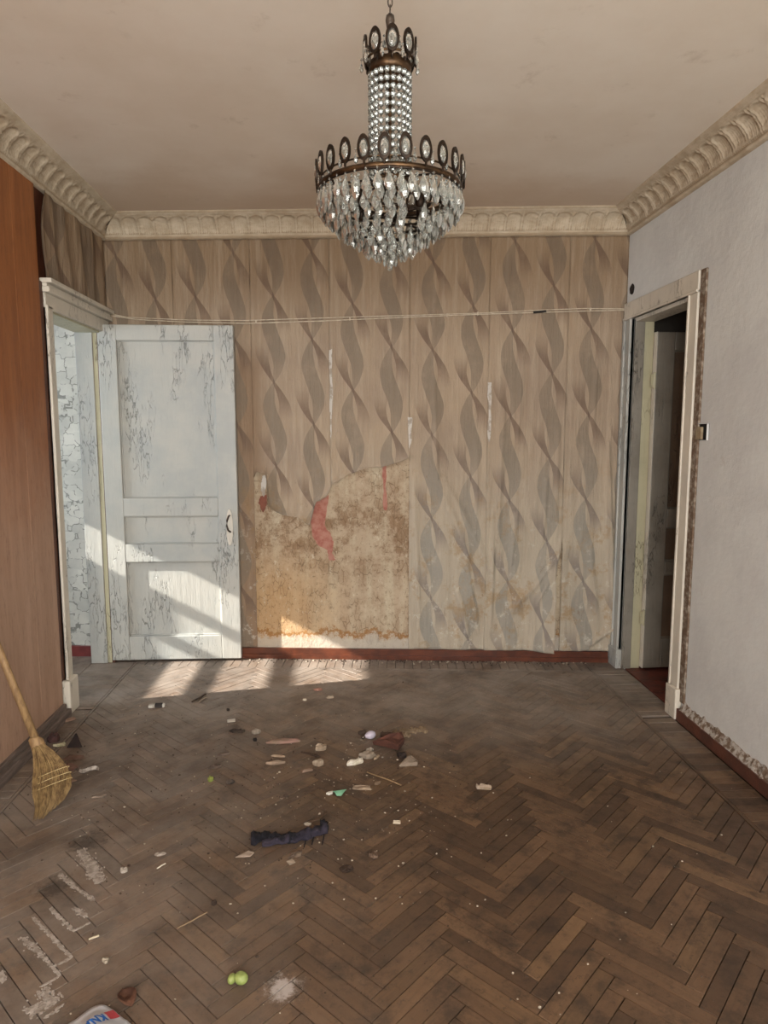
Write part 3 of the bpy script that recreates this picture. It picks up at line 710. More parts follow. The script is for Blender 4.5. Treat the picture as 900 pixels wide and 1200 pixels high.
# ------------------------------------------------------------------ cable, switch, hole
M_CABLE = simple('pale_cable_sheath', '#c9bca8', '#b3a48e', 40, .6, .1)
cb = empty('electric_cable', tuple(on_back(430, 374, .02)), 'pair of pale cables strung across the far wall between the door casings', 'cable')
def cable(pts, r):
    P = []
    for (a, b), (c, d_) in zip(pts, pts[1:]):
        for k in range(6): t = k / 6; P.append(on_back(a + (c - a) * t, b + (d_ - b) * t, .016 + .0035 * r / .003) - cb.location)
    P.append(on_back(*pts[-1], .02) - cb.location); MB().tube(P, r, 6).build('cable_strand', M_CABLE, cb, True)
cable([(120, 366), (150, 372), (220, 375), (290, 375.5), (380, 372.5), (480, 369.5), (560, 367), (632, 363.5), (684, 361.5), (736, 362)], .0032)
cable([(120, 368.5), (160, 374.5), (220, 377.5), (290, 379), (380, 376), (480, 371.5), (560, 368.5), (632, 366), (684, 364.5), (736, 363.5)], .0036)
c0 = on_back(625, 366, .022) - cb.location; c1_ = on_back(640, 364.6, .022) - cb.location
MB().tube([c0, c1_], .0075, 8).build('splice_tape', simple('black_tape', '#16110f', None, rough=.5), cb)
for x, y in ((300, 377), (410, 373.5), (524, 369.5), (560, 367.5), (692, 363)):
    q = on_back(x, y, .018) - cb.location; MB().box(q.x - .004, q.x + .004, q.y - .006, q.y + .015, q.z - .011, q.z + .011, .002).build('cable_clip', M_CABLE, cb)
q = on_x(825, 506, XR)
sw = empty('wall_switch', (XR, q.y, q.z), 'broken switch box in the right wall, black cavity with beige insert', 'switch')
MB().box(-.004, .0, -.045, .05, -.04, .04, .001).build('cavity', simple('black_cavity', '#0c0a09', None, rough=.9), sw)  # flat plate, the darkness of the recess painted black
MB().box(-.016, -.003, -.002, .052, -.038, .024, .003).build('insert', simple('beige_insert', '#9a8d72', '#837158', 40), sw)
MB().box(-.012, -.003, -.048, -.044, -.04, .04).box(-.012, -.003, -.048, .05, .038, .042).build('rim', M_WHITE, sw)
q = on_x(741, 339, XR)
jh = MB()
jh.add([(XR - .004, q.y + .030 * math.cos(a) * (1 + .12 * math.sin(5 * a)), q.z + .032 * math.sin(a) * (1 + .1 * math.cos(3 * a))) for a in [2 * PI * k / 20 for k in range(20)]] + [(XR + .002, q.y + .03 * math.cos(2 * PI * k / 20), q.z + .03 * math.sin(2 * PI * k / 20)) for k in range(20)],
       [tuple(range(20))] + [(k, 20 + k, 20 + (k + 1) % 20, (k + 1) % 20) for k in range(20)])
jo = tag(jh.build('wiring_hole', simple('hole_black', '#14100e', '#2b2019', 60, .95, .5)), 'round black wiring hole above the right doorway', 'wiring hole')  # flat disc, the dark inside of the hole painted black
# ------------------------------------------------------------------ chandelier
CX, CY = .13, 2.0
ch = empty('chandelier', (CX, CY, CEIL), 'tiered crystal chandelier with bronze oval medallions hanging from the ceiling', 'chandelier')
def cz(z): return z - CEIL
cn = MB().lathe([(.0, 0), (.05, 0), (.052, -.01), (.03, -.03), (.012, -.045), (.0, -.046)], 24); cn.build('ceiling_rose', M_BRASS, ch, True)
z = CEIL - .045; k = 0
while z > 2.615:
    pts = []
    for a in range(14):
        th = 2 * PI * a / 14; xx, zz = .0058 * math.cos(th), .0135 * math.sin(th)
        pts.append((xx if k % 2 else 0, 0 if k % 2 else xx, cz(z - .012 + zz)))
    MB().loop(pts, .0019, 6).build('chain_link', M_CHAIN, ch, True); z -= .0205; k += 1
st = MB().tube([(0, 0, cz(2.64)), (0, 0, cz(2.10))], .006, 10); st.build('stem', M_BRASS, ch, True)
MB().lathe([(.0, 0), (.011, .0), (.013, -.012), (.010, -.03), (.006, -.045), (0, -.046)], 14, (0, 0, cz(2.640))).build('finial_cap', M_CHAIN, ch, True)
def band(r, z, h_, t, n=64):
    return MB().lathe([(r - t, -h_ / 2), (r, -h_ / 2), (r + t * .3, 0), (r, h_ / 2), (r - t, h_ / 2), (r - t, -h_ / 2)], n, (0, 0, cz(z)))
def ring(name, r, z, h_, t, mat, tilt=0.0):
    m = band(r, z, h_, t)
    m.F = [f for f in m.F if len(f) == 4]
    if tilt: m.V = [(a, b, c + a * tilt) for a, b, c in m.V]
    return m.build(name, mat, ch, True)
ring('crown_band', .058, 2.500, .030, .004, M_BRASS); ring('crown_band', .066, 2.522, .006, .003, M_BRASS)
ring('main_hoop', .203, 2.178, .012, .004, M_BRASS); ring('main_hoop', .199, 2.200, .004, .003, M_BRASS); ring('main_hoop', .055, 2.205, .012, .003, M_BRASS)
for a in range(6):
    th = a * PI / 3 + .2; MB().tube([(.055 * math.cos(th), .055 * math.sin(th), cz(2.205)), (.2 * math.cos(th), .2 * math.sin(th), cz(2.178))], .003, 6).build('spoke', M_IRON, ch)
# medallion prototype: bronze oval ring with a bead tip, crystal inside as a sub-part (local x = width, y = outwards, z = up)
def medallion_mesh(a_, b_):
    N = 20; V = []; F = []
    prof = [(1.0, -.3), (1.0, .3), (.72, .42), (.66, 0), (.72, -.4)]; prof = [(1.0, -.0028), (1.0, .0028), (.74, .0034), (.70, 0), (.74, -.0034)]
    for i in range(N):
        th = 2 * PI * i / N; top = 1 + .10 * max(0, math.sin(th))
        for s_, y_ in prof: V.append((a_ * s_ * math.cos(th), y_, b_ * s_ * math.sin(th) * top - (b_ * .12 * (1 - s_) if math.sin(th) > 0 else 0)))
    m = len(prof)
    for i in range(N):
        for j in range(m): F.append((i * m + j, i * m + (j + 1) % m, ((i + 1) % N) * m + (j + 1) % m, ((i + 1) % N) * m + j))
    me = bpy.data.meshes.new('medallion'); mb = MB().add(V, F); mb.lathe([(0, 0), (.0035, .001), (.0035, -.006), (0, -.012)], 6, (0, 0, -b_)); me.from_pydata(mb.V, [], mb.F); me.materials.append(M_IRON)
    V = []; F = []
    for y_, s_ in ((-.006, .30), (-.0035, .56), (0, .73), (.0035, .56), (.006, .30)):
        for i in range(12): th = 2 * PI * i / 12; V.append((a_ * s_ * math.cos(th), y_, b_ * s_ * math.sin(th)))
    for j in range(4):
        for i in range(12): F.append((j * 12 + i, j * 12 + (i + 1) % 12, (j + 1) * 12 + (i + 1) % 12, (j + 1) * 12 + i))
    F += [tuple(range(12)), tuple(range(59, 47, -1))]
    mc = bpy.data.meshes.new('oval_crystal'); mc.from_pydata(V, [], F); mc.materials.append(M_GLASS)
    return me, mc
def put(name, me, par, loc, rot):
    o = bpy.data.objects.new(name, me); COL.objects.link(o); o.parent = par; o.location = loc; o.rotation_euler = rot; return o
def drop_mesh(h_, r_, flat=.55, n=6, nm='crystal_drop'):
    m = MB().lathe([(0.0006, 0), (r_ * .35, -h_ * .10), (r_ * .75, -h_ * .35), (r_, -h_ * .62), (r_ * .62, -h_ * .86), (.0006, -h_)], n, sy=flat)
    m.tube([(0, 0, .007), (0, 0, -.001)], .0008, 4); m.lathe([(.0004, .013), (.0038, .009), (.0004, .005)], 5)
    me = bpy.data.meshes.new(nm); me.from_pydata(m.V, [], m.F); me.materials.append(M_GLASS); return me
mA, mAc = medallion_mesh(.0172, .031); mB, mBc = medallion_mesh(.0190, .033)
small = drop_mesh(.026, .0062, 1, 5, 'small_crystal')
NM = 24
for k in range(NM):
    th = 2 * PI * k / NM - PI / 2 + .13; r = .208; dz = rnd.uniform(-.002, .002)
    o = put('medallion', mA, ch, (r * math.cos(th), r * math.sin(th), cz(2.219) + dz), (0, rnd.uniform(-.05, .05), th + PI / 2)); put('oval_crystal', mAc, o, (0, 0, 0), (0, 0, 0))
    t2 = th + PI / NM; put('small_crystal', small, ch, (.198 * math.cos(t2), .198 * math.sin(t2), cz(2.213)), (0, 0, t2))
for k in range(9):
    th = 2 * PI * k / 9 - PI / 2 + .02; r = .071
    o = put('medallion', mB, ch, (r * math.cos(th), r * math.sin(th), cz(2.546)), (0, 0, th + PI / 2)); put('oval_crystal', mBc, o, (0, 0, 0), (0, 0, 0))
    MB().tube([(.058 * math.cos(th), .058 * math.sin(th), cz(2.505)), (.070 * math.cos(th), .070 * math.sin(th), cz(2.528))], .0025, 5).build('bracket', M_IRON, ch)
    t2 = th + PI / 9; put('small_crystal', small, ch, (.062 * math.cos(t2), .062 * math.sin(t2), cz(2.548)), (0, 0, t2))
    put('small_crystal', small, ch, (.080 * math.cos(t2), .080 * math.sin(t2), cz(2.522)), (0, 0, t2))
# strings of beads: the column and the short fringe under the main hoop
def bead(mb, c, r, h_, n=6, a0=0.0): mb.lathe([(.0003, -h_), (r * .8, -h_ * .55), (r, 0), (r * .8, h_ * .55), (.0003, h_)], n, c)
cbm = MB(); cm = MB()
for a in range(20):
    th = 2 * PI * a / 20 + .1
    for b in range(13):
        r = .0545; zc = 2.478 - b * .0215
        bead(cbm, (r * math.cos(th), r * math.sin(th), cz(zc)), .0083, .0098)
        cm.tube([(r * 1.02 * math.cos(th), r * 1.02 * math.sin(th), cz(zc - .008)), (r * 1.02 * math.cos(th), r * 1.02 * math.sin(th), cz(zc - .0135))], .0011, 4)
tag(cbm.build('column_beads', M_GLASS, ch), kind='stuff'); tag(cm.build('bead_wires', M_IRON, ch), kind='stuff')
fr = MB()
for a in range(64):
    th = 2 * PI * a / 64
    for b in range(2): bead(fr, (.198 * math.cos(th), .198 * math.sin(th), cz(2.160 - b * .013)), .0048, .006, 5)
tag(fr.build('bead_fringe', M_GLASS, ch), kind='stuff')
# tiers of drops on dark hoops, narrowing downwards
drop = drop_mesh(.050, .0128); drop2 = drop_mesh(.042, .0112); drop3 = drop_mesh(.030, .0088)
tiers = [(.203, 2.160, 42, drop), (.194, 2.146, 38, drop), (.176, 2.128, 34, drop), (.155, 2.110, 30, drop), (.132, 2.092, 26, drop), (.110, 2.074, 21, drop2), (.088, 2.056, 18, drop2), (.068, 2.040, 14, drop2), (.050, 2.026, 11, drop3), (.034, 2.014, 8, drop3), (.018, 2.004, 5, drop3)]
for i, (r, z, n, me) in enumerate(tiers):
    if i in (0, 2, 4, 6, 8): ring('tier_hoop', r - .003, z + .012, .007, .003, M_IRON, tilt=(-.05 if i in (2, 4) else 0))
    for k in range(n):
        th = 2 * PI * k / n + i * .37
        fx = math.cos(th) * r; fy = math.sin(th) * r
        if i in (2, 3, 4, 5) and fy < -.2 * r and .25 * r < fx < .8 * r and rnd.random() < .8: continue    # missing crystals
        put('crystal_drop', me, ch, (fx, fy, cz(z) + rnd.uniform(-.002, .002)), (rnd.uniform(-.07, .07), rnd.uniform(-.07, .07), th + PI / 2 + rnd.uniform(-.5, .5)))
MB().lathe([(.0005, .012), (.007, .008), (.0085, 0), (.007, -.007), (.0005, -.011)], 8, (0, 0, cz(1.972))).build('bottom_ball', M_GLASS, ch)
for k in range(6):
    th = k * PI / 3 + .4; c = (.10 * math.cos(th), .10 * math.sin(th))
    s_ = MB().lathe([(0, 0), (.012, 0), (.014, .02), (.014, .045), (0, .046)], 12, (c[0], c[1], cz(2.115))); s_.tube([(c[0], c[1], cz(2.12)), (.0, 0, cz(2.11))], .004, 6)
    s_.build('lamp_socket', M_IRON, ch, True)
# ------------------------------------------------------------------ broom
tip = on_floor(50, 962); bnd = Vector((-1.425, tip.y + .16, .34))
B0 = on_x(44, 872, tip.x - .07)                      # binding
A0 = on_x(-30, 690, XL + .03)
bm_ = empty('broom', (tip.x, tip.y, 0), 'old straw broom with wooden handle leaning on the left wall', 'broom')
O = Vector((tip.x, tip.y, 0)); ax = (A0 - B0).normalized(); A1 = A0
MB().tube([B0 - O, B0.lerp(A1, .5) - O, A1 - O], [.016, .0145, .013], 12).build('handle', M_STRAWH, bm_, True)
T0 = Vector((tip.x, tip.y, .006))
side = Vector((ax.y, -ax.x, 0)).normalized(); 
brd = random.Random(8); bw = MB()
mid = (B0 + T0) / 2 + Vector((.085, .02, 0))
side = Vector((1, .35, 0)).normalized(); nrm = (T0 - B0).normalized().cross(side).normalized()
def spine(t): return B0 * (1 - t) ** 2 + mid * 2 * t * (1 - t) + T0 * t * t
def width(t): return .020 + .052 * math.sin(min(1, t * 1.15) * PI * .66) * (1 - .72 * sstep(.55, 1.02, t))
for k in range(300):
    a = brd.uniform(-1, 1); b = brd.uniform(-1, 1) * math.sqrt(max(0, 1 - a * a)); e = brd.uniform(.84, 1.0) - .16 * max(0, a)
    P = []
    for s_ in range(7):
        t = s_ / 6 * e; c = spine(t) + side * a * width(t) * (1 + .05 * nz(k, t * 3)) + nrm * b * (.016 + .012 * math.sin(t * PI)); c.z = max(c.z, .004); P.append(c - O)
    bw.tube(P, [.0028, .0028, .0026, .0023, .002, .0016, .001], 4, False)
tag(bw.build('bristles', M_STRAW, bm_), kind='stuff')
cl = MB(); pc = [B0 + ax * .03, B0 + ax * .02, B0 - ax * .05, B0 - ax * .055]
V = []; F = []
for i, (p_, s_) in enumerate(zip(pc, (.7, 1, 1.15, 1.1))):
    for k in range(16):
        th = 2 * PI * k / 16; V.append(p_ - O + side * math.cos(th) * .027 * s_ + nrm * math.sin(th) * .021 * s_)
for i in range(3):
    for k in range(16): F.append((i * 16 + k, i * 16 + (k + 1) % 16, (i + 1) * 16 + (k + 1) % 16, (i + 1) * 16 + k))
F += [tuple(range(15, -1, -1)), tuple(range(48, 64))]
cl.add(V, F).build('binding_collar', M_STRAWH, bm_, True)
for t in (.42, .50, .58):
    pts = []
    for k in range(24):
        th = 2 * PI * k / 24; pts.append(spine(t) - O + side * math.cos(th) * (width(t) + .003) + nrm * math.sin(th) * .031 + Vector((0, 0, .018 * math.cos(th))))
    MB().loop(pts, .0011, 5).build('stitching', M_TWINE, bm_)
# ------------------------------------------------------------------ loose things on the floor
MATS = {}
def cm_(c1, c2=None, rough=.85):
    k = (c1, c2)
    if k not in MATS: MATS[k] = simple('rubble_' + c1[1:], c1, c2, 30, rough, .6, 60)
    return MATS[k]
def chunk(name, cat, label, x, y, wpx, asp, h_, c1, c2=None, rot=0.0, jag=.25, n=9, seed=0, tilt=0.0, shape=None, group=None):
    """x,y: where it lies; wpx: apparent width; asp: depth/width on the ground; h_: thickness in m"""
    P = on_floor(x, y); dist = (P - CAM).dot(FW); wd = wpx * dist / FPX
    r_ = random.Random(int(x * 7 + y * 13) + seed); poly = []
    if shape: poly = [(a * wd, b * wd * asp) for a, b in shape]
    else:
        for k in range(n):
            th = 2 * PI * k / n + r_.uniform(-.2, .2); q = 1 + r_.uniform(-jag, jag * .5); poly.append((.5 * wd * math.cos(th) * q, .5 * wd * asp * math.sin(th) * q))
    N = len(poly); V = []; cx = sum(a for a, b in poly) / N; cy = sum(b for a, b in poly) / N
    for lv, (zz, s_) in enumerate(((0, .94), (h_ * .55, 1.0), (h_ * .92, .93), (h_, .6))):
        for a, b in poly: V.append((cx + (a - cx) * s_, cy + (b - cy) * s_, zz * (1 + (r_.uniform(-.55, .35) if lv > 1 else 0)) + max(0, a * tilt + wd * .5 * abs(tilt)) * (1 if lv else .6)))
    V.append((cx, cy, h_ * 1.02 + max(0, cx * tilt + wd * .5 * abs(tilt))))
    F = [tuple(range(N - 1, -1, -1))]
    for l in range(3):
        for k in range(N): F.append((l * N + k, l * N + (k + 1) % N, (l + 1) * N + (k + 1) % N, (l + 1) * N + k))
    for k in range(N): F.append((3 * N + k, 3 * N + (k + 1) % N, 4 * N))
    zmin = min(v[2] for v in V); V = [(a, b, c - zmin) for a, b, c in V]
    o = mesh(name, V, F, cm_(c1, c2)); o.location = (P.x, P.y, .0012); o.rotation_euler = (0, 0, rot)
    return tag(o, label, cat, group)
def stick(name, cat, label, pts, r, c1, c2=None, lift=0.0):
    P = [on_floor(x, y) for x, y in pts]; O = P[0].copy(); O.z = 0; r_ = random.Random(int(pts[0][0]))
    Q = []
    for i in range(len(P) - 1):
        for k in range(4):
            v = P[i].lerp(P[i + 1], k / 4) - O; v.z = r + .001 + r_.uniform(0, .0015) + lift * math.sin(PI * (i + k / 4) / (len(P) - 1)); Q.append(v)
    v = P[-1] - O; v.z = r + .001; Q.append(v)
    o = MB().tube(Q, [r * (.6 + .4 * math.sin(PI * (.15 + .7 * i / len(Q)))) for i in range(len(Q))], 6).build(name, cm_(c1, c2)); o.location = O
    return tag(o, label, cat)
splin = [(-.5, -.2), (-.2, -.5), (.2, -.45), (.5, -.1), (.45, .3), (.05, .5), (-.35, .3)]
chunk('wood_splinter', 'debris', 'long flat wood splinter with pinkish paint, left of the rubble', 332, 870, 41, .22, .012, '#85705f', '#957468', .03, shape=splin)
chunk('wood_splinter', 'debris', 'short pale wood splinter just below the long pinkish splinter', 326, 887, 17, .22, .008, '#a38d76', '#8a745f', -.22, shape=splin)
chunk('wood_splinter', 'debris', 'curved grey-brown splinter, lowest of the three left of the rubble', 323, 895, 23, .3, .012, '#97826f', '#7d6a59', .06, shape=splin)
chunk('plaster_chunk', 'debris', 'rough beige plaster lump, upper of the two right of the splinters', 376, 878, 17, .7, .020, '#a3937f', '#867460', .2)
chunk('plaster_chunk', 'debris', 'rough beige plaster lump, lower of the two right of the splinters', 372, 896, 15, .8, .020, '#a99a87', '#8a7966', -.2)
stick('wood_stick', 'debris', 'dark brown stick beside the upper beige plaster lump', ((353, 883), (363, 885), (371, 888)), .005, '#3b2b20')
chunk('wood_bar', 'debris', 'small flat brown bar below the two beige plaster lumps', 360, 904, 13, .3, .008, '#8b7463', '#6f5a4b', .35, shape=[(-.5, -.5), (.5, -.5), (.5, .5), (-.5, .5)])
chunk('plaster_shard', 'debris', 'white-topped plaster shard at the near edge of the rubble', 416, 895, 22, .42, .016, '#d5cfc2', '#b3a893', .28, shape=[(-.5, -.3), (-.1, -.5), (.45, -.2), (.5, .4), (.1, .5), (-.4, .2)])
chunk('plaster_shard', 'debris', 'grey-tan flat plaster shard behind the white-topped shard', 431, 887, 20, .7, .020, '#8d8071', '#776a5b', .3)
chunk('plaster_pebble', 'debris', 'small pale pebble on top end of the grey-tan shard', 434, 880, 10, .6, .010, '#a89e91', '#8d8273', 0)
chunk('wood_splinter', 'debris', 'narrow tan splinter right beside the grey-tan shard', 441, 889, 12, .3, .009, '#9b8770', '#7a6650', .9, shape=splin)
chunk('brick_shard', 'debris', 'largest red-brown brick shard in the middle of the rubble', 455, 875, 38, .75, .030, '#573529', '#472a21', -.15, shape=[(-.5, .1), (-.1, -.15), (.35, -.5), (.5, .1), (.42, .5), (0, .35)], tilt=.12)
chunk('board_scrap', 'debris', 'grey trapezoid board scrap right of the red-brown brick shard', 478, 894, 24, .8, .016, '#8f8070', '#7d6e5f', .1, shape=[(-.5, -.45), (.4, -.5), (.5, -.1), (.25, .5), (.05, .45)])
chunk('dark_clod', 'debris', 'black clod between the brick shard and the trapezoid scrap', 471, 887, 12, .9, .020, '#1f1612', '#2c201a', 0)
chunk('wood_block', 'debris', 'dark wood block behind the red-brown brick shard', 453, 863, 16, .45, .018, '#3f2e24', '#4c392d', .15, shape=[(-.5, -.5), (.5, -.4), (.5, .5), (-.45, .45)])
chunk('dark_chip', 'debris', 'dark brown chip left behind the lilac bulb', 424, 860, 9, .6, .016, '#3b2e26', '#4b3d33', .2)
P = on_floor(434, 866)
lb = empty('light_bulb', (P.x, P.y, 0), 'small pale lilac bulb lying at the back of the rubble', 'bulb', rot=(0, 0, .35))
b = MB().lathe([(.001, -.028), (.012, -.024), (.019, -.012), (.021, 0), (.017, .014), (.009, .026), (.007, .030)], 16)
b.V = [(c, a, max(.001, b_ + .021)) for a, b_, c in b.V]; b.build('bulb_glass', cm_('#b5adb9', None, .25), lb, True)
b = MB().lathe([(.007, .030), (.008, .032), (.008, .046), (.003, .050), (.001, .051)], 12); b.V = [(c, a, b_ + .018) for a, b_, c in b.V]; b.build('bulb_cap', M_CHAIN, lb, True); lb.rotation_euler = (0, 0, 3.6)
stick('wood_stick', 'debris', 'long thin straight stick below the rubble pile', ((430, 906), (450, 913), (470, 921)), .0032, '#9a8264', '#7d6648')
# green fragment
P = on_floor(398, 930)
gf = empty('plastic_fragment', (P.x, P.y, 0), 'mint green plastic fragment with a torn white end', 'fragment')
V = [(-.03, .014, .004), (.03, .016, .010), (.022, -.004, .012), (.006, -.022, .003), (-.012, -.020, .003), (-.024, .0, .012)]
mesh('green_shell', V + [(a * .9, b_ * .9, c - .003) for a, b_, c in V], [(0, 5, 4, 3, 2, 1), (6, 7, 8, 9, 10, 11)] + [(k, (k + 1) % 6, 6 + (k + 1) % 6, 6 + k) for k in range(6)], cm_('#6a9c7e', '#80b293', .5), gf)
m = MB(); m.prism([(-.028, .012), (-.05, .006), (-.056, -.004), (-.044, -.010), (-.03, -.002)], .0, .008, .002); m.build('white_end', cm_('#c9c4b8'), gf)
chunk('bark_flake', 'debris', 'wide flaky pale bark piece right of the green fragment', 425, 924, 24, .5, .007, '#7d6c5b', '#96846f', -.1, jag=.4)
chunk('bark_flake', 'debris', 'tiny curled brown flake above the wide bark piece', 442, 919, 10, .6, .008, '#7a6551', '#5f4d3c', .5)
chunk('plaster_chunk', 'debris', 'elongated pale plaster chunk lying alone right of the rubble', 567, 924, 23, .38, .014, '#a08f7e', '#86745f', -.25)
chunk('plaster_chunk', 'debris', 'small grey plaster lump left of the long pinkish splinter', 300, 859, 11, .8, .016, '#9a8f81', '#82776a', 0)
chunk('dark_clod', 'debris', 'black pebble below the small grey plaster lump', 299, 868, 6, .9, .012, '#1c1613', None, 0)
P = on_floor(183, 829)
cbx = empty('crushed_packet', (P.x, P.y, 0), 'crushed black and white packet on the floor before the pale door', 'packet', rot=(0, 0, .05))
MB().box(-.04, -.006, -.014, .014, 0.001, .018, .004).build('white_half', cm_('#b8b2a8', '#8d867b'), cbx); MB().box(-.006, .034, -.013, .013, 0.001, .022, .004).build('black_half', cm_('#1e1a19', '#3a3431'), cbx)
MB().box(.034, .046, -.010, .012, .001, .02, .003).build('white_tip', cm_('#c6c1b8'), cbx)
stick('wood_splinter', 'debris', 'dark forked splinter right of the crushed packet', ((225, 824), (233, 820), (241, 815)), .006, '#4a3a2e', '#2e241c')
stick('wood_splinter', 'debris', 'pale splinter leaning on the dark forked splinter', ((233, 824), (238, 820), (242, 818)), .004, '#8b7d6c')
chunk('paper_scrap', 'scrap', 'small square white paper scrap between packet and long splinter', 271, 845, 9, .9, .003, '#c5c0b6', None, .2, shape=[(-.5, -.5), (.5, -.5), (.5, .5), (-.5, .5)])
chunk('dark_clod', 'debris', 'cluster of sooty clods right below the square paper scrap', 277, 858, 17, .6, .010, '#2b231d', '#3c322a', 0, jag=.55, n=13)
chunk('dark_clod', 'debris', 'round dark clod above the square paper scrap', 267, 833, 4, .9, .012, '#2b231d', None)
chunk('yellow_bud', 'debris', 'yellow-green crumpled bud left of the dark cloth', 247, 915, 8, 1.0, .016, '#8f9848', '#737c3b', 0)
chunk('bark_flake', 'debris', 'dark bark flake next to the yellow-green bud', 270, 918, 11, .6, .012, '#51453c', '#2d2520', .3)
chunk('bark_flake', 'debris', 'curled dark bark strip above the yellow-green bud', 252, 900, 16, .35, .012, '#443830', '#5c4d42', .3, shape=splin)
chunk('bark_flake', 'debris', 'thin dark bark strip high above the yellow-green bud', 262, 885, 14, .25, .009, '#4c3f36', '#65564b', .15, shape=splin)
# curled white peel
P = on_floor(105, 904)
V = []; F = []
for i in range(13):
    t = i / 12 - .5
    for a, z_ in ((-.5, .002), (0, .016 - .01 * abs(t)), (.5, .003)): V.append((t * .085, a * .022 + .014 * math.sin(t * 6), z_ + .006 * (i % 2) * .3 + .004))
for i in range(12):
    for j in range(2): q = i * 3 + j; F.append((q, q + 3, q + 4, q + 1))
o = mesh('paint_peel', V, F, cm_('#b3aaa0', '#5d5046')); o.location = (P.x, P.y, 0); tag(o, 'curled white paint peel right of the broom bristles', 'peel'); o.modifiers.new('s', 'SOLIDIFY').thickness = .002
chunk('board_scrap', 'debris', 'flat grey-brown notched chip nearer than the curled peel', 116, 934, 16, .35, .006, '#8a7a6c', '#76685b', .12, shape=[(-.5, -.4), (.35, -.5), (.5, .5), (.35, .0), (-.4, .05)])
# black triangular shard standing near the broom
P = on_floor(88, 875)
V = [(-.035, -.014, 0), (.038, -.010, 0), (.012, .03, .0), (.0, .012, .060), (.004, .018, .058)]
o = mesh('slate_shard', V, [(0, 1, 3), (1, 4, 3), (1, 2, 4), (2, 0, 3, 4), (0, 2, 1)], cm_('#1f1614', '#2c1f1c')); o.location = (P.x, P.y, .001); tag(o, 'black triangular shard standing upright near the broom', 'shard')
chunk('brick_shard', 'debris', 'dark red-brown shard right behind the broom binding', 62, 868, 15, 1.2, .03, '#3b2725', '#4a302c', .2)
chunk('paper_scrap', 'scrap', 'twisted yellowish white scrap between broom and black triangular shard', 71, 874, 15, .45, .012, '#c0b89a', '#8f8566', .15, jag=.45)
chunk('board_scrap', 'debris', 'pinkish broken board tile just right of the broom bristles', 78, 903, 26, .9, .010, '#7b5f53', '#6b5147', .3, shape=[(-.5, -.3), (.1, -.5), (.5, .1), (.2, .5), (-.4, .4)])
chunk('board_scrap', 'debris', 'flat brown board scrap between broom bristles and black triangular shard', 88, 889, 22, .6, .010, '#6e5548', '#5c463b', -.3, shape=[(-.5, -.5), (.2, -.4), (.5, .2), (.3, .5), (-.5, .3)])
chunk('wood_splinter', 'debris', 'long brown splinter at the foot of the left door casing', 72, 847, 32, .25, .012, '#5b4336', '#7b6151', .55, shape=splin)
chunk('wood_splinter', 'debris', 'shorter brown splinter left of the casing plinth', 66, 838, 14, .4, .014, '#8b6f5d', '#6d5344', .4, shape=splin)
chunk('board_scrap', 'debris', 'pale brown tile scrap touching the right edge of the broom', 83, 916, 14, .9, .008, '#8d7261', '#7a6152', .1, shape=[(-.5, -.5), (.5, 0), (-.2, .5)])
# yellow ring
P = on_floor(26, 887); m = MB().loop([(.013 * math.cos(a), .013 * math.sin(a), .005) for a in [2 * PI * k / 16 for k in range(16)]], .0042, 6)
o = m.build('plastic_ring', cm_('#c6c86a', '#aab04f')); o.location = (P.x + .02, P.y, .001); tag(o, 'small yellow plastic ring on the floor left of the broom', 'ring')
chunk('pale_chip', 'debris', 'pale tan chip lit near the far wall, left of centre', 387, 818, 9, .7, .010, '#a3937f', None, .3)
chunk('pink_chip', 'debris', 'flat pinkish chip closest to the far baseboard', 373, 809, 13, .45, .008, '#9b7262', None, .1)
chunk('pale_chip', 'debris', 'tiny cream chip left of the pale tan chip', 357, 821, 5, .7, .008, '#c9bda9', None)
chunk('paper_scrap', 'scrap', 'torn pale brown paper scrap at the left end of the dark cloth', 287, 1002, 22, .5, .005, '#8b7b6c', '#a08f80', .1, shape=[(-.5, -.4), (.3, -.5), (.5, .1), (.2, .5), (-.2, .1)])
chunk('knot_disc', 'disc', 'dark brown oval disc lying below the right end of the cloth', 406, 1019, 17, .8, .006, '#3c2d22', '#2c2018', 0, jag=.06, n=16)
chunk('bark_flake', 'debris', 'brown bark lump right below the cloth, above the oval disc', 438, 1004, 12, .7, .014, '#4b392c', '#6b5747', -.2)
chunk('pale_chip', 'debris', 'small oblong cream chip right of the cloth', 465, 965, 9, .4, .007, '#b5a791', None, -.15, shape=[(-.5, -.5), (.5, -.5), (.5, .5), (-.5, .5)])
chunk('bark_flake', 'debris', 'mixed brown bark flakes under the middle of the cloth', 347, 1003, 22, .5, .012, '#4a3b30', '#6f5d4d', .5, jag=.5, n=13)
chunk('paper_scrap', 'scrap', 'small square buff scrap below the cloth', 341, 1011, 8, 1.0, .004, '#9b8c7a', None, .6, shape=[(-.5, -.5), (.5, -.5), (.5, .5), (-.5, .5)])
stick('twig', 'twig', 'bent dark twig just above the right end of the cloth', ((362, 965), (374, 961), (383, 953)), .0035, '#4b3829')
chunk('pale_chip', 'debris', 'cream paint chip on the upper edge of the cloth', 361, 967, 9, .6, .006, '#b0a596', None)
chunk('bark_flake', 'debris', 'dark crumb left of the green fragment', 335, 934, 8, .5, .008, '#3f3228', None)
chunk('paper_scrap', 'scrap', 'grey leaf-shaped paper scrap on the left floor', 187, 1002, 15, .55, .006, '#8b7f73', '#9a8e82', .15)
stick('wood_stick', 'debris', 'short white stick right below the grey leaf-shaped scrap', ((184, 1019), (194, 1013)), .0025, '#c9c0ae')
chunk('plaster_chunk', 'debris', 'grey crumbly lump left of the leaf-shaped scrap', 145, 1022, 9, .8, .012, '#8e8478', '#a59a8e')
stick('twig', 'twig', 'thin straw twig ending in a small root knot on the left floor', ((208, 1089), (224, 1081), (243, 1070)), .0022, '#8b755b')
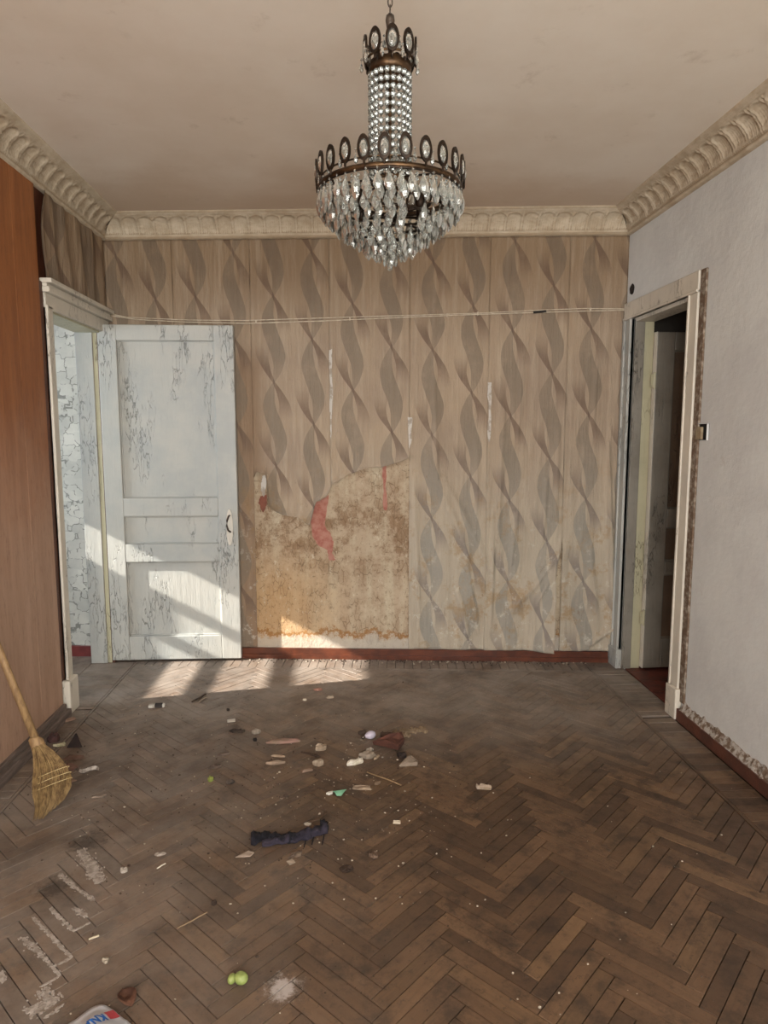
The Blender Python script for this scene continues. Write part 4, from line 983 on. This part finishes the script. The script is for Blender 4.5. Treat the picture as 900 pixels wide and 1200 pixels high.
chunk('bark_flake', 'debris', 'dark root knot at the upper end of the thin twig', 251, 1060, 7, .9, .010, '#35281f', None)
stick('wood_stick', 'debris', 'short cream stick on the left floor beside the white plaster smears', ((104, 1103), (116, 1098)), .0035, '#b3a78f')
chunk('plaster_chunk', 'debris', 'pale crumb between cream stick and paper bag', 124, 1127, 8, 1.3, .009, '#a69a88', '#8d8170', .7)
# apple
P = on_floor(280, 1152)
ap = empty('apple', (P.x, P.y, 0), 'small green split apple lying alone near the front', 'apple', rot=(0, 0, -.4))
def lump(mb, c, r, sx, sy, sz, cut=None):
    V = []; F = []; n, m = 18, 12
    for j in range(m + 1):
        for i in range(n):
            th, ph = 2 * PI * i / n, PI * j / m; dd = 1 - .16 * math.exp(-((ph) / .35) ** 2)
            V.append((c[0] + r * sx * math.sin(ph) * math.cos(th), c[1] + r * sy * math.sin(ph) * math.sin(th), max(.001, c[2] + r * sz * math.cos(ph) * dd)))
    for j in range(m):
        for i in range(n): F.append((j * n + i, (j + 1) * n + i, (j + 1) * n + (i + 1) % n, j * n + (i + 1) % n))
    mb.add(V, F)
m = MB(); lump(m, (.006, .002, .0155), .020, 1, .85, .80); m.build('larger_half', cm_('#8d9857', '#758346', .4), ap, True)
m = MB(); lump(m, (-.018, -.006, .0125), .014, .8, 1.05, .9); m.build('smaller_half', cm_('#8a9454', '#727e43', .4), ap, True)
MB().tube([(-.008, .0, .028), (-.010, -.006, .034)], .0015, 5).build('stalk', cm_('#3a2a1c'), ap)
# dry leaf
P = on_floor(149, 1172)
V = []; F = []
for i in range(11):
    t = i / 10; w_ = .032 * math.sin(PI * min(1, t * 1.02)) ** .7
    for j in range(5): s_ = (j / 4 - .5) * 2; V.append((t * .10 - .05, s_ * w_, .006 + .018 * s_ * s_ * math.sin(PI * t) + .010 * math.sin(t * 7) * (1 - abs(s_)) + .004))
for i in range(10):
    for j in range(4): q = i * 5 + j; F.append((q, q + 5, q + 6, q + 1))
lf = mesh('dry_leaf', V, F, cm_('#5a3b2a', '#43291c'), None, True); lf.location = (P.x, P.y, 0); lf.rotation_euler = (0, 0, 2.2); lf.scale = (.72, .72, .72); lf.modifiers.new('s', 'SOLIDIFY').thickness = .0012
tag(lf, 'curled reddish-brown dry leaf behind the paper bag', 'leaf')
# dark cloth
P0, P1 = on_floor(294, 988), on_floor(386, 978); O = (P0 + P1) / 2; O.z = 0
def cloth(name, mat, parent, ctr, wf, hf, N=70, M=14, sd=0):
    V = []; F = []
    for i in range(N + 1):
        t = i / N; c = ctr(t); wd = wf(t) * (1 + .5 * nz(t * 7, sd)); hh = hf(t) * (1 + .5 * nz(t * 12, sd + 5))
        for k in range(M):
            a = 2 * PI * k / M; f_ = 1 + .55 * nz(t * 7, math.cos(a) * 1.3, math.sin(a) * 1.3 + sd)
            V.append((c[0] + .010 * nz(t * 15, k, sd), c[1] + math.cos(a) * wd * f_, max(.0015, c[2] + hh * .9 + math.sin(a) * hh * f_)))
    for i in range(N):
        for k in range(M): F.append((i * M + k, i * M + (k + 1) % M, (i + 1) * M + (k + 1) % M, (i + 1) * M + k))
    F += [tuple(range(M - 1, -1, -1)), tuple(N * M + k for k in range(M))]
    return mesh(name, V, F, mat, parent, True)
ck = empty('crumpled_cloth', tuple(O), 'crumpled dark navy and purple cloth strip in the middle of the floor', 'cloth', rot=(0, 0, math.atan2(P1.y - P0.y, P1.x - P0.x)))
LW = (P1 - P0).length
Mn = simple('navy_cloth', '#0f0e15', '#191720', 40, .95, .6, 160); Mp = simple('purple_cloth', '#332d38', '#221e29', 30, .95, .6, 160)
cloth('navy_fold', Mn, ck, lambda t: (-LW / 2 + t * LW * .62, .012 - .02 * t + .006 * math.sin(t * 7), 0), lambda t: .030 - .010 * t, lambda t: .011)
cloth('purple_fold', Mp, ck, lambda t: (-LW * .36 + t * LW * .84, -.024 + .055 * t * t, 0), lambda t: .015 + .014 * t, lambda t: .010 + .004 * t, sd=3)
cloth('black_hem', Mn, ck, lambda t: (LW * .40 + t * LW * .09, .044 - .02 * t, 0), lambda t: .020 - .006 * t, lambda t: .018, 20, 12, 7)
for k, (a, b) in enumerate(((.20, -.01), (.30, .0), (.43, -.005))):
    MB().tube([(LW * a, b, .006), (LW * a - .006, b - .03, .004), (LW * a - .012, b - .055, .003)], .0022, 5).build('loose_thread', Mn, ck)
# paper bag with lettering
ba = on_floor(117, 1169, .02); bl = on_floor(67, 1200, .02); brr = on_floor(158, 1200, .02)
M_BAG = simple('creased_white_paper', '#c9ccd2', '#b9bcc4', 14, .7, .5, 25)
exl = (bl - ba).normalized(); exr = (brr - ba).normalized()
bag = empty('paper_bag', (ba.x, ba.y, 0), 'white printed paper sack corner at the bottom left', 'bag')
ex = exr.copy(); ex.z = 0; ex.normalize(); ey = Vector((ex.y, -ex.x, 0))   # ex: along the right edge, ey: along the left edge
if ey.dot(exl) < 0: ey = -ey
V = []; F = []; N = 44; A_, B_ = .50, .34
for i in range(N + 1):
    for j in range(N + 1):
        a, b = i / N, j / N; px, py = a * A_, b * B_
        e = min(px, py, A_ - px, B_ - py); hgt = .045 * sstep(-.005, .10, e) + .012 + .006 * nz(px * 14, py * 14, 2) + .004 * nz(px * 40, py * 30, 6)
        rc = .035                                                # rounded corner
        if px < rc and py < rc:
            dx, dy = rc - px, rc - py; dd = math.hypot(dx, dy); k = max(dx, dy) / dd if dd > 0 else 1; px, py = rc - dx * k, rc - dy * k
        V.append(tuple(ex * px + ey * py + Vector((0, 0, max(.012, hgt)))))
n1 = (N + 1) ** 2; V += [(v[0], v[1], .001) for v in V[:n1]]
for i in range(N):
    for j in range(N):
        q = i * (N + 1) + j; F.append((q, q + 1, q + N + 2, q + N + 1)); F.append((n1 + q, n1 + q + N + 1, n1 + q + N + 2, n1 + q + 1))
ed = [i * (N + 1) for i in range(N + 1)] + [N * (N + 1) + j for j in range(1, N + 1)] + [i * (N + 1) + N for i in range(N - 1, -1, -1)] + [j for j in range(N - 1, 0, -1)]
for a, b in zip(ed, ed[1:] + ed[:1]): F.append((a, b, n1 + b, n1 + a))
bo = mesh('sack_body', V, F, M_BAG, bag, True)
def bag_pt(px, py, lift=.0012):
    i = min(N, max(0, px / A_ * N)); j = min(N, max(0, py / B_ * N)); i0, j0 = int(min(i, N - 1)), int(min(j, N - 1)); fi, fj = i - i0, j - j0
    z = 0
    for a, wa in ((i0, 1 - fi), (i0 + 1, fi)):
        for b, wb_ in ((j0, 1 - fj), (j0 + 1, fj)): z += V[a * (N + 1) + b][2] * wa * wb_
    return ex * px + ey * py + Vector((0, 0, z + lift))
def on_bag(name, coords, faces, mat): return mesh(name, [bag_pt(a, b) for a, b in coords], faces, mat, bag)
def bag_rect(name, a0, a1, b0, b1, mat, n=8):
    C_ = [(a0 + (a1 - a0) * i / n, b0 + (b1 - b0) * j / n) for i in range(n + 1) for j in range(n + 1)]
    on_bag(name, C_, [(i * (n + 1) + j, i * (n + 1) + j + 1, (i + 1) * (n + 1) + j + 1, (i + 1) * (n + 1) + j) for i in range(n) for j in range(n)], mat)
bag_rect('red_band', .058, .088, .002, .028, cm_('#b5444a', '#a33b42', .6))
fc = bpy.data.curves.new('lettering', 'FONT'); fc.body = 'KNAUF'; fc.size = .040; fc.offset = .0016; fc.resolution_u = 3
fo = bpy.data.objects.new('lettering_curve', fc); COL.objects.link(fo)
dg = bpy.context.evaluated_depsgraph_get(); tm = bpy.data.meshes.new_from_object(fo.evaluated_get(dg)); bpy.data.objects.remove(fo)
b2 = bmesh.new(); b2.from_mesh(tm); bmesh.ops.subdivide_edges(b2, edges=[e for e in b2.edges if e.calc_length() > .01], cuts=2); bmesh.ops.triangulate(b2, faces=b2.faces[:])
C_ = [(.062 + v.co.y * 1.0, .033 + v.co.x * .72) for v in b2.verts]; b2.verts.index_update()
on_bag('lettering', C_, [tuple(v.index for v in f.verts) for f in b2.faces], cm_('#1c5fb0', None, .6)); b2.free()
# white plaster smears on the lower left floor, heap of sawdust, crumbs
def flakes(name, segs, mat, label, cat, cnt, size, zt=.0016, base=True, sd=1):
    r_ = random.Random(sd); m = MB()
    for (x0, y0_, x1, y1_, wd) in segs:
        a, b = on_floor(x0, y0_), on_floor(x1, y1_); d_ = (b - a); n_ = Vector((-d_.y, d_.x, 0)).normalized(); Ln = d_.length
        for _ in range(int(cnt * Ln * (wd / .012))):
            t = r_.uniform(0, 1); p_ = a.lerp(b, t) + n_ * r_.gauss(0, wd * .36) * (.6 + .5 * nz(t * 7, x0)); s_ = r_.uniform(.35, 1) * size; k = r_.choice((4, 5, 6)); th0 = r_.uniform(0, 6)
            el = r_.uniform(1, 2.6); ca, sa = d_.x / Ln, d_.y / Ln
            poly = []
            for i in range(k):
                th = th0 + 2 * PI * i / k; u, v = s_ * el * math.cos(th) * r_.uniform(.7, 1), s_ * math.sin(th) * r_.uniform(.7, 1); poly.append((p_.x + u * ca - v * sa, p_.y + u * sa + v * ca))
            m.prism(poly, -.001, zt * r_.uniform(.6, 1.2))
    o = m.build(name, mat); return tag(o, label, cat, kind='stuff')
M_SMEAR = simple('dry_white_plaster', '#a79d93', '#857a6f', 50, .95, .5)
zseg = lambda L_: [((a / 5), 960 + b / 5, c / 5, 960 + d_ / 5, w_) for a, b, c, d_, w_ in L_]
flakes('plaster_smear', zseg([(190, 575, 420, 810, .013), (420, 810, 310, 865, .009), (125, 690, 250, 800, .022), (250, 800, 350, 915, .013), (350, 920, 235, 985, .008), (295, 520, 430, 655, .016), (430, 655, 530, 605, .007), (350, 325, 440, 400, .020), (440, 400, 550, 475, .018), (440, 520, 505, 575, .020), (240, 1000, 320, 1080, .045), (160, 1140, 260, 1080, .045), (250, 1170, 370, 1090, .010), (0, 900, 20, 960, .02), (470, 180, 580, 370, .04), (530, 250, 590, 370, .04)]),
       M_SMEAR, 'dry white plaster smears along the joints at lower left', 'plaster', 720, .0040)
flakes('sawdust_heap', [(462, 860, 498, 856, .05), (455, 866, 480, 862, .03)], simple('pale_sawdust', '#8d7a62', '#6b5844', 60, .95, .3), 'scattered heap of pale wood chips behind the brick shard', 'sawdust', 420, .006, .012, sd=4)
m = MB(); r_ = random.Random(21)
for _ in range(1150):
    if r_.random() < .6: x, y = r_.gauss(390, 95), r_.gauss(930, 60)
    elif r_.random() < .5: x, y = r_.uniform(80, 860), r_.uniform(795, 1190)
    else: x, y = r_.gauss(130, 70), r_.gauss(900, 60)
    if not (70 < y * .1 and 790 < y < 1195 and 10 < x < 880): continue
    P = on_floor(x, y)
    if not (XL + .07 < P.x < XR - .06 and P.y < yb(P.x) - .05): continue
    s_ = r_.uniform(.001, .0034) * (1.6 if r_.random() < .1 else 1); k = 4; th0 = r_.uniform(0, 6)
    m.prism([(P.x + s_ * math.cos(th0 + 2 * PI * i / k), P.y + s_ * math.sin(th0 + 2 * PI * i / k) * .6) for i in range(k)], -.001, s_ * .9)
for _ in range(240):                    # along the far baseboard
    u = r_.uniform(-.7, 1.6); s_ = r_.uniform(.002, .006); yy = yb(u) - .03 - abs(r_.gauss(0, .03)); m.prism([(u + s_, yy), (u, yy + s_), (u - s_, yy), (u, yy - s_ * .7)], -.001, s_)
gc = G('crumbs_mixed'); rr = gc.n.new('ShaderNodeNewGeometry').outputs['Random Per Island']
gc.out(gc.mix(gc.ramp(rr, .55, .8), srgb('#43352a'), srgb('#a79a88')), .9)
tag(m.build('floor_crumbs', gc.m), 'fine plaster and bark crumbs scattered over the parquet', 'crumbs', kind='stuff')
